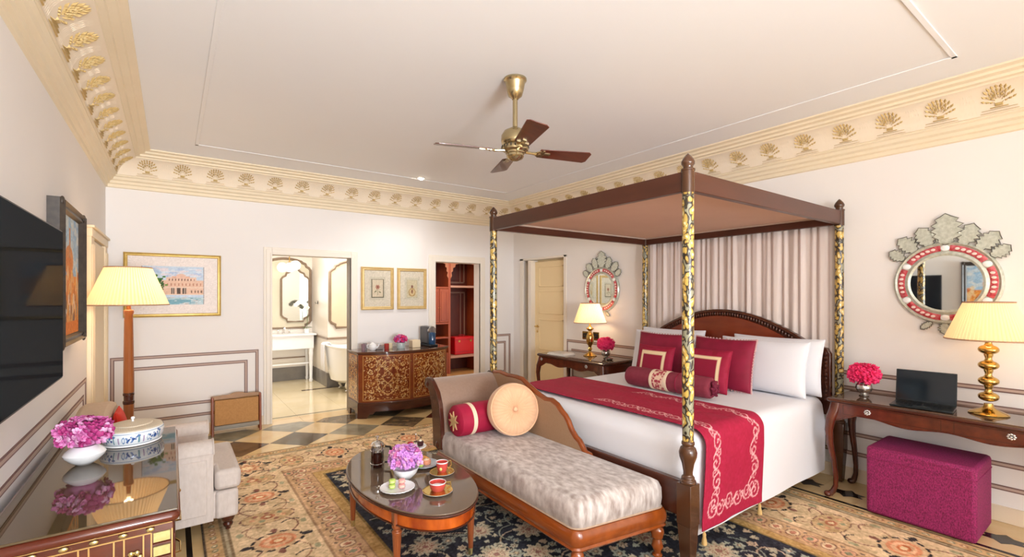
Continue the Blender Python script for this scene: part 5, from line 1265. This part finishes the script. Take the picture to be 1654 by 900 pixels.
# flower balls in silver vases
def pinkball(label, loc, r, zc):
    t = thing('flower_vase', label, 'flower arrangement', loc, group='pink flower balls in silver vases')
    MB().lathe([(0, 0), (.03, 0), (.034, .006), (.022, .014), (.045, .035), (.056, .06), (.05, .085), (.042, .095), (.048, .102), (.044, .102), (.036, .09), (0, .05)], n=32).build('silver_vase', SILVER, t, world=False)
    MB().ell((0, 0, zc), (r * .85, r * .85, r * .72), 18, 12).build('flower_core', HOTP, t, world=False)
    flowerball(t, (0, 0, zc), r, 110, HOTP, .019, flat=.82, hemi=-.75)
pinkball('hot pink flower ball in a silver vase on the writing desk beside the laptop', (4.36, 1.345, zd), .098, .168)
pinkball('hot pink flower ball in a silver vase on the table left of the bed', (4.33, 4.0, zl), .098, .175)
# laptop
lp = thing('laptop', 'open black laptop on the writing desk', 'laptop', (4.25, .97, zd))
Ml = Matrix.Translation((4.235, .965, zd)) @ Matrix.Rotation(.10, 4, 'Z')
MB().box(-.11, .11, -.165, .165, .002, .014, M=Ml).build('keyboard_base', mat('laptop_dark', '#20262a', .3, .5), lp, bev=.003)
kb = MB()
for r_ in range(5):
    for k in range(13): kb.box(-.015 + r_ * .019, .0 + r_ * .019, -.145 + k * .0225, -.126 + k * .0225, .0145, .0165, M=Ml)
kb.build('keys', BLACKM, lp)['kind'] = 'stuff'
MB().box(-.095, -.035, -.045, .045, .0142, .015, M=Ml).build('trackpad', mat('trackpad', '#30363a', .25), lp)
Ms = Ml @ Matrix.Translation((.11, 0, .014)) @ Matrix.Rotation(.18, 4, 'Y')
MB().box(0, .007, -.165, .165, .0, .225, M=Ms).build('screen_lid', MATS['laptop_dark'], lp, bev=.003)
MB().box(-.001, .001, -.157, .157, .012, .218, M=Ms).build('screen', SCREEN, lp)
# books and small dish on the left table
for i, (x, y, z, w_, l_, h_, rz, lab, cl) in enumerate(((4.13, 4.60, zl, .22, .30, .014, .1, 'thick white book lying open-edged on the table left of the bed, lower of two', '#e6e2dc'), (4.14, 4.61, zl + .0145, .20, .28, .011, .02, 'grey magazine on top of the white book left of the bed', '#b9b2ae'))):
    bk = thing('book', lab, 'book', (x, y, z)); M_ = Matrix.Translation((x, y, z)) @ Matrix.Rotation(rz, 4, 'Z')
    MB().box(-w_ / 2, w_ / 2, -l_ / 2, l_ / 2, 0, .002, M=M_).box(-w_ / 2, w_ / 2, -l_ / 2, l_ / 2, h_ - .002, h_, M=M_).box(w_ / 2 - .002, w_ / 2, -l_ / 2, l_ / 2, 0, h_, M=M_).build('cover', mat('cover' + cl[1:], cl, .4), bk)
    MB().box(-w_ / 2 + .004, w_ / 2 - .003, -l_ / 2 + .004, l_ / 2 - .004, .002, h_ - .002, M=M_).build('pages', mat('paper', '#f2eee6', .8), bk)
k = thing('trinket_dish', 'small silver dish beside the left table flowers', 'dish', (4.24, 3.86, zl)); MB().lathe([(0, 0), (.03, 0), (.05, .016), (.048, .018), (.028, .004), (0, .004)], (4.24, 3.86, zl), 24).build('dish', SILVER, k)
MB().lathe([(0, .004), (.02, .004), (.022, .03), (.01, .036), (0, .036)], (4.24, 3.86, zl), 18).build('lidded_pot', SILVER, k)
# sockets
for y, l in ((4.62, 'brass switch plate on the right wall, left of the small lamp'), (4.42, 'brass switch plate on the right wall, right of the small lamp')):
    s_ = thing('switch_plate', l, 'switch', (XR, y, 1.0), group='brass switch plates'); B(XR - .008, XR, y - .055, y + .055, .945, 1.055).build('plate', BRASS, s_, bev=.003)
    B(XR - .011, XR - .006, y - .035, y + .035, .97, 1.03).build('insert', BLACKM, s_); MB().box(XR - .016, XR - .01, y - .01, y + .01, .99, 1.01).build('toggle', BRASS, s_)

# ================================================================== POUF
pf = thing('pouf', 'magenta chenille box pouf under the writing desk', 'pouf', (4.23, .94, ZR))
o = B(4.005, 4.455, .655, 1.225, ZR, .478).build('cover', MAGENTA, pf, bev=.022)
MB().tube([(x, y, .40) for x, y in rr_path(4.005, 4.455, .655, 1.225, .02, 4)], .004, 6, closed=True).build('seam_piping', MAGENTA, pf)

# ================================================================== MIRRORS
def mirror(name, label, y, z):
    t = thing(name, label, 'mirror', (XR, y, z)); t.rotation_euler = (0, 0, 0)
    # local: wall plane x=0, sticking out to -x ; y along wall, z up
    def ring(r0, r1, x, m, nm, a0=0, a1=2 * PI, n=64, dx=.006):
        G = []
        for i in range(n + 1):
            a = a0 + (a1 - a0) * i / n; G.append([(x, r0 * math.cos(a), r0 * math.sin(a)), (x - dx, (r0 + r1) / 2 * math.cos(a), (r0 + r1) / 2 * math.sin(a)), (x, r1 * math.cos(a), r1 * math.sin(a))])
        return MB().grid(G).build(nm, m, t, world=False)
    MB().lathe([(0, 0), (.302, 0), (.302, .018), (.0, .018)], n=72, M=Matrix.Rotation(-PI / 2, 4, 'Y')).build('backing', ETCH, t, world=False)
    ring(.278, .302, -.018, ETCH, 'outer_rim', dx=.014); ring(.196, .232, -.020, ETCH, 'inner_bevel', dx=.010)
    MB().lathe([(0, .0), (.2, .0), (.2, .004), (0, .004)], n=72, M=Matrix.Translation((-.018, 0, 0)) @ Matrix.Rotation(-PI / 2, 4, 'Y')).build('mirror_glass', MIRROR, t, world=False)
    for k in range(6):
        a = PI / 2 + k * PI / 3; ring(.234, .276, -.021, REDG, 'red_glass_segment', a + .10, a + PI / 3 - .10, 14, .005)
        MB().ell((-.024, .255 * math.cos(a), .255 * math.sin(a)), (.006, .026, .022), 14, 8).build('glass_cabochon', WHITEP, t, world=False)
        am = a + PI / 6
        s = MB()
        for q in (-.26, -.13, 0, .13, .26): s.ell((-.0275, .255 * math.cos(am + q), .255 * math.sin(am + q)), (.002, .014, .010), 8, 5)
        s.build('etched_scroll', mat('etched_pale', '#ecd2cc', .3), t, world=False)
    # acanthus crown plates
    def leafplate(pts, nm='crown_plate', x=-.012):
        b = MB().prism(pts, x - .008, x, 'yz'); cy = sum(p[0] for p in pts) / len(pts); cz = sum(p[1] for p in pts) / len(pts)
        o = b.build(nm, ETCH, t, world=False); MB().tube([(x - .008, cy + (p[0] - cy) * .98, cz + (p[1] - cz) * .98) for p in pts], .0032, 5, closed=True).build('dark_edge', ETCHD, o, world=False)
    def frond(cy, cz, ang, L, w):
        out = []
        n_ = 11
        for i in range(n_ + 1):
            q = i / n_; ww = w * (math.sin(q * PI) ** .6) * (1 + .22 * (1 if i % 2 else -1)) ; out.append((q * L, ww))
        for i in range(n_ - 1, 0, -1):
            q = i / n_; ww = -w * .8 * (math.sin(q * PI) ** .6) * (1 + .22 * (1 if i % 2 else -1)); out.append((q * L, ww))
        c_, s_ = math.cos(ang), math.sin(ang); return [(cy + u * c_ - v * s_, cz + u * s_ + v * c_) for u, v in out]
    leafplate(frond(0, .275, PI / 2, .235, .088), x=-.018)
    for sg in (-1, 1):
        leafplate(frond(sg * .085, .27, PI / 2 - sg * .42, .165, .062), x=-.014)
        leafplate(frond(sg * .165, .235, PI / 2 - sg * .78, .16, .058), x=-.010)
        leafplate(frond(sg * .235, .18, PI / 2 - sg * .95, .12, .045), x=-.014)
        MB().tube([(-.02, sg * q_[0], q_[1]) for q_ in ((.04, .29), (.05, .33), (.075, .36), (.07, .39), (.05, .385))], .006, 6).build('crown_scroll', ETCH, t, world=False)
        leafplate(frond(sg * .07, -.29, -PI / 2 + sg * .9, .09, .024), nm='lower_plate')
    leafplate(frond(0, -.285, -PI / 2, .095, .036), nm='lower_plate')
    return t
mirror('round_mirror', 'large round etched mirror with red glass border above the writing desk', .915, 1.640)
m2 = mirror('round_mirror', 'etched mirror with red glass border and tall crown above the left bedside table', 4.31, 1.625)

# ================================================================== CEILING FAN
cf = thing('ceiling_fan', 'brass ceiling fan with four dark red wooden blades', 'ceiling fan', (1.883, 2.56, ZC))
AB = mat('antique_brass', '#b3a27c', .22, .9)
MB().lathe([(.078, 0), (.078, -.012), (.07, -.022), (.066, -.03), (.058, -.075), (.046, -.115), (.026, -.13), (.02, -.14), (0, -.14)][::-1], n=32).build('canopy_cup', AB, cf, world=False)
MB().lathe([(.017, -.33), (.017, -.13)], n=16).build('downrod', AB, cf, world=False)
MB().lathe([(.0, -.455), (.075, -.455), (.092, -.44), (.096, -.42), (.094, -.385), (.075, -.355), (.045, -.34), (.02, -.325), (0, -.325)], n=36).build('motor_housing', AB, cf, world=False)
hub = MB().lathe([(0, -.555), (.02, -.553), (.05, -.54), (.06, -.525), (.058, -.51), (.066, -.505), (.066, -.495), (.088, -.485), (.092, -.47), (.085, -.455), (0, -.455)], n=36)
hub.build('hub', AB, cf, world=False)
vn = MB()
for k in range(20): a = k * PI / 10; vn.ell((.09 * math.cos(a), .09 * math.sin(a), -.465), (.006, .006, .012), 6, 4)
vn.build('vent_beads', mat('vent_dark', '#3a3226', .4), cf, world=False)
BLD = mat('fan_blade_wood', '#4a2016', .3, col2='#6a2e1e', nscale=3, stretch=(1, 8, 8), coat=.3)
first = None
for k, a in enumerate((-19, 68, 161, 248)):
    bld = MB(); r0, r1, w0, w1, th = .17, .545, .052, .070, .006
    M = Matrix.Rotation(math.radians(a), 4, 'Z') @ Matrix.Translation((0, 0, -.488)) @ Matrix.Rotation(math.radians(-13), 4, 'X')
    pts = [(r0, -w0), (r1 - .02, -w1), (r1, -w1 + .02), (r1, w1 - .02), (r1 - .02, w1), (r0, w0)]
    o = MB().prism(pts, -th / 2, th / 2, 'xy', M=M).build('blade', BLD, cf, world=False, bev=.002)
    br = MB().tube([(.075, 0, .0), (.12, 0, -.005), (.15, 0, -.006)], [.012, .009, .012], 8, M=M).lathe([(.020, -.010), (.034, -.009), (.034, -.004), (.020, -.003)], (.175, 0, 0), 18, M=M).ell((.175, 0, -.008), (.012, .012, .006), M=M)
    br.box(.15, .25, -.012, .012, -.008, -.003, M=M).box(.19, .205, -.04, .04, -.008, -.003, M=M); br.build('blade_bracket', AB, cf, world=False)
# ================================================================== BATHROOM (through the first doorway)
BRN = mat('brown_scallop_border', '#7d6a58', .3, col2='#8f7a66', nscale=12)
def scallop(x0, x1, z0, z1, n=8):
    """panel outline with shouldered corners and an ogee head"""
    s = .10; xm = (x0 + x1) / 2; P = [(x0 + s, z0), (x1 - s, z0), (x1 - s + .01, z0 + .05), (x1 - .03, z0 + .08), (x1, z0 + .12), (x1, z1 - .20), (x1 - .03, z1 - .16), (x1 - .07, z1 - .14), (x1 - .09, z1 - .09), (x1 - .14, z1 - .07)]
    P += [(xm + (x1 - .16 - xm) * t, z1 - .05 + .05 * (1 - t * t)) for t in np.linspace(1, -1, n)]
    return P + [(2 * xm - x, z) for x, z in P[:10][::-1]]
def panel(name, label, cat, x0, x1, z0, z1, y, m, th=.014, bw=.048):
    t = thing(name, label, cat, ((x0 + x1) / 2, y, z0)); P = scallop(x0, x1, z0, z1)
    MB().prism(P, y - th, y, 'xz').build('panel', m, t)
    MB().tube([(x, y - th, z) for x, z in P], bw / 2, 8, closed=True).build('scalloped_border', BRN, t); return t
bpn = mat('cream_marble_panel', '#cfc6ad', .2, col2='#d9d0ba', nscale=3)
panel('wall_panel', 'large scallop-edged cream panel behind the bathroom mirror', 'wall panel', 1.24, 2.09, .955, 2.215, 9.30, bpn)
panel('bathroom_mirror', 'scallop-topped bathroom mirror above the washstand', 'mirror', 1.59, 2.06, 1.07, 2.04, 9.275, mat('bath_mirror_glass', '#dfe3dd', .06, .95), .012, .036)
panel('wall_panel', 'scallop-edged beige wall panel above the bathtub', 'wall panel', 2.15, 2.9, 1.0, 2.14, 8.20, mat('beige_marble_panel', '#dfccae', .2, col2='#e7d8bf', nscale=3))
ws = thing('washstand', 'white console washstand on slender legs under the bathroom mirror', 'washstand', (1.55, 9.05, 0))
WS = mat('washstand_white', '#f0f1f3', .25)
B(1.05, 2.10, 8.86, 9.28, .835, .865).build('marble_top', WS, ws, bev=.006); B(1.08, 2.06, 8.90, 9.27, .60, .835).build('apron', WS, ws, bev=.004)
for x in (1.12, 2.02):
    for y in (8.94, 9.23): MB().lathe([(.026, 0), (.034, .04), (.026, .06), (.034, .45), (.042, .52), (.036, .55), (.045, .60)], (x, y, 0), 16).build('leg', WS, ws)
B(1.10, 2.04, 9.0, 9.02, .32, .345).build('towel_rail', WS, ws)
fc = thing('basin_tap', 'chrome three-piece tap on the washstand', 'tap', (1.62, 9.2, .866)); MB().lathe([(.02, 0), (.012, .02), (.010, .10)], (1.62, 9.2, .866), 16).tube([(1.62, 9.2, .96), (1.62, 9.16, .98), (1.62, 9.10, .97), (1.62, 9.09, .945)], .009).build('spout', CHROME, fc)
for x in (1.53, 1.71): MB().lathe([(.018, 0), (.012, .02), (.010, .06), (.02, .065), (.02, .075), (0, .08)], (x, 9.2, .866), 14).build('handle', CHROME, fc)
orc = thing('orchid', 'white orchid in a small pot at the right of the washstand', 'orchid', (1.98, 9.08, .866))
MB().lathe([(0, 0), (.04, 0), (.05, .08), (.045, .08), (0, .06)], n=18).build('pot', WHITEP, orc, world=False)
MB().tube([(0, 0, .06), (.01, -.02, .3), (0, -.03, .48), (-.10, -.04, .56), (-.18, -.05, .52)], .004, 6).build('stem', LEAF, orc, world=False)
for k in range(4): MB().ell((.05 * math.cos(k * 1.7), .05 * math.sin(k * 1.7), .10), (.05, .018, .006), 10, 5, M=Matrix.Rotation(k * 1.7, 4, 'Z')).build('leaf', LEAF, orc, world=False)
PW = mat('white_petal', '#f2f0ea', .5); pf_ = None
for k in range(9):
    q = k / 8; loc = (.0 - .19 * q, -.04 - .02 * (k % 2), .46 + .10 * math.sin(q * 2.6))
    if pf_ is None:
        b = MB()
        for j in range(5): a = j * 2 * PI / 5; b.ell((.022 * math.cos(a), 0, .022 * math.sin(a)), (.022, .004, .018), 8, 4)
        pf_ = b.build('orchid_flower', PW, orc, world=False); pf_.location = loc
    else: inst(pf_, orc, loc, (0, 0, random.uniform(-.6, .6)))
# globe wall lamp
gl_ = thing('globe_pendant', 'cluster of three white glass globes on a brass stem in the bathroom', 'lamp', (1.62, 8.7, 2.62))
MB().lathe([(.05, 0), (.05, -.015), (.01, -.03)][::-1], n=16).tube([(0, 0, -.02), (0, 0, -.52)], .008, 6).lathe([(.05, .0), (.05, .08)], n=12).tube([(-.09, 0, -.56), (0, 0, -.50), (.09, 0, -.56)], .006, 6).build('brass_stem', BRASS, gl_, world=False)
GLB = mat('opal_glass', '#fff6ea', .2, emit='#fff4e0', estr=1.6)
for x, y, z in ((-.11, 0, -.60), (.09, -.03, -.56), (-.01, -.09, -.60)): MB().ell((x, y, z), .082, 18, 12).build('glass_globe', GLB, gl_, world=False)
wk = thing('wall_hook', 'small dark robe hook on the bathroom pier', 'hook', (2.12, 8.85, 1.42)); MB().ell((2.114, 8.85, 1.42), (.006, .02, .035)).tube([(2.11, 8.85, 1.41), (2.08, 8.85, 1.40), (2.07, 8.85, 1.43)], .006).build('hook', mat('dark_iron', '#3c3a3a', .4), wk)
# tub
tb = thing('bathtub', 'white claw-foot bathtub in the bathroom', 'bathtub', (2.55, 7.8, 0)); G = []; WT = mat('tub_enamel', '#f3f4f5', .12, coat=.5)
def sup(a, rx, ry): c_, s_ = math.cos(a), math.sin(a); return rx * abs(c_) ** .8 * (1 if c_ > 0 else -1), ry * abs(s_) ** .8 * (1 if s_ > 0 else -1)
for i in range(48):
    a = 2 * PI * i / 48; row = []
    for k, z in ((0.0, .12), (.55, .125), (.78, .18), (.86, .32), (.92, .5), (.97, .60), (1.04, .625), (1.05, .64), (1.0, .645), (.93, .6), (.86, .45), (.74, .28), (.5, .2), (.0, .19)):
        x, y = sup(a, .48 * k, .34 * k); row.append((2.445 + x, 7.80 + y, z * 1.1 + (.07 * max(0, -math.cos(a)) ** 2 if z > .55 else 0)))
    G.append(row)
MB().grid(G, cu=True).build('tub', WT, tb)
for x, y in ((2.28, 7.62), (2.28, 7.98), (2.76, 7.62), (2.76, 7.98)): MB().tube([(x, y, .17), (x - .03 * (1 if x < 2.5 else -1), y, .09), (x, y, .03)], [.035, .025, .018], 8).ell((x - .015, y, .02), (.035, .028, .02), 12, 6).build('claw_foot', CHROME, tb)
G = []
for i in range(17):
    y = 7.70 + .16 * i / 16; row = []
    for (x, z) in ((2.07, .74), (2.02, .80), (1.96, .80), (1.93, .77), (1.925, .66), (1.925, .5), (1.93, .36)): row.append((x + .006 * math.sin(i * 1.1), y, z))
    G.append(row)
tw = MB().grid(G).build('towel', WHITEC); q = tw.modifiers.new('t', 'SOLIDIFY'); q.thickness = .012; tag(tw, 'white towel hung over the left end of the bathtub', 'towel')

# ================================================================== CLOSET (through the second doorway)
wd_ = thing('wardrobe', 'tall red-brown fitted wardrobe with arched open bays inside the dressing room', 'wardrobe', (4.7, 8.45, 0))
wy, wyb = 8.20, 8.72
for x in (3.98, 4.425, 5.14, 5.55): B(x - .025, x + .025, wy, wyb, 0, 2.35).build('upright', REDW, wd_, bev=.004)
B(3.95, 5.58, wyb - .02, wyb, 0, 2.35).build('back_board', DWARD, wd_); B(3.93, 5.6, wy - .02, wyb, 2.33, 2.40).build('cornice_board', REDW, wd_, bev=.006)
B(4.45, 5.115, wy, wyb, 1.70, 1.74).build('shelf', mat('pale_shelf_edge', '#b58a78', .4), wd_, bev=.004); B(4.45, 5.115, wy, wyb, .30, .345).build('shelf', MATS['pale_shelf_edge'], wd_, bev=.004)
for z in (1.68, .98, .70): B(4.005, 4.40, wy, wyb, z, z + .035).build('shelf', REDW, wd_, bev=.003)
B(4.005, 4.40, wy + .01, wyb, 0, .42).build('drawer_stack', REDW, wd_, bev=.004)
for x0_, x1_ in ((4.01, 4.20), (4.207, 4.397)):
    d = B(x0_, x1_, wy - .005, wy + .02, 1.02, 1.675).build('cupboard_door', REDW, wd_, bev=.004)
    f = MB()
    for q in ((x0_ + .03, x1_ - .03, 1.06, 1.07), (x0_ + .03, x1_ - .03, 1.60, 1.61), (x0_ + .03, x0_ + .04, 1.06, 1.61), (x1_ - .04, x1_ - .03, 1.06, 1.61)): f.box(q[0], q[1], wy - .010, wy - .004, q[2], q[3])
    f.build('panel_moulding', REDW, d)
    MB().ell((x1_ - .015 if x0_ < 4.1 else x0_ + .015, wy - .012, 1.3), .008, 8, 6).build('knob', BRASS, d)
# panelled back of hanging bay
for (a, b, z0, z1) in ((4.50, 5.06, .42, 1.62), (4.52, 5.05, 1.80, 2.25)):
    B(a + .12, b - .12, wyb - .032, wyb - .018, z0 + .06, z1 - .06).build('raised_panel', DWARD, wd_, bev=.006)
    f = MB()
    for q in ((a, b, z0, z0 + .03), (a, b, z1 - .03, z1), (a, a + .03, z0, z1), (b - .03, b, z0, z1), (a + .1, a + .12, z0, z1), (b - .12, b - .1, z0, z1)): f.box(q[0], q[1], wyb - .035, wyb - .02, q[2], q[3])
    f.build('panel_moulding', mat('panel_pale_line', '#8a6a5c', .4), wd_, bev=.003)
# cusped arches at the head of each bay
for a, b in ((4.005, 4.40), (4.45, 5.115)):
    xm = (a + b) / 2; hw = (b - a) / 2; P = [(a, 2.33), (a, 1.88)]; n_ = 5
    for k in range(n_ + 1):
        t = k / n_; x = a + .03 + (hw - .03) * (1 - math.cos(t * PI / 2)) ** .9 ; z = 1.93 + .30 * math.sin(t * PI / 2)
        P.append((x, z))
        if k < n_: t2 = (k + .5) / n_; P.append((a + .03 + (hw - .03) * (1 - math.cos(t2 * PI / 2)) ** .9 - .018, 1.93 + .30 * math.sin(t2 * PI / 2) + .022))
    P2 = P + [(2 * xm - x, z) for x, z in P[::-1][1:]]
    MB().prism(P2, wy - .004, wy + .014, 'xz').build('cusped_arch', mat('arch_pale_trim', '#a8694a', .4), wd_)
sc_ = thing('suitcase', 'bright red hard case standing on the wardrobe shelf', 'suitcase', (4.83, 8.42, .345))
RC = mat('red_case', '#c8141f', .35); B(4.60, 5.07, 8.30, 8.56, .346, .705).build('case', RC, sc_, bev=.018)
for z in (.40, .64): B(4.598, 5.072, 8.296, 8.564, z, z + .008).build('case_band', mat('red_case_dark', '#96101a', .4), sc_)
MB().tube([(4.76, 8.43, .70), (4.77, 8.43, .735), (4.90, 8.43, .735), (4.91, 8.43, .70)], .009).build('handle', mat('red_case_dark', '#96101a'), sc_)
for x in (4.70, 4.97): B(x - .02, x + .02, 8.292, 8.30, .60, .64).build('latch', BRASS, sc_)
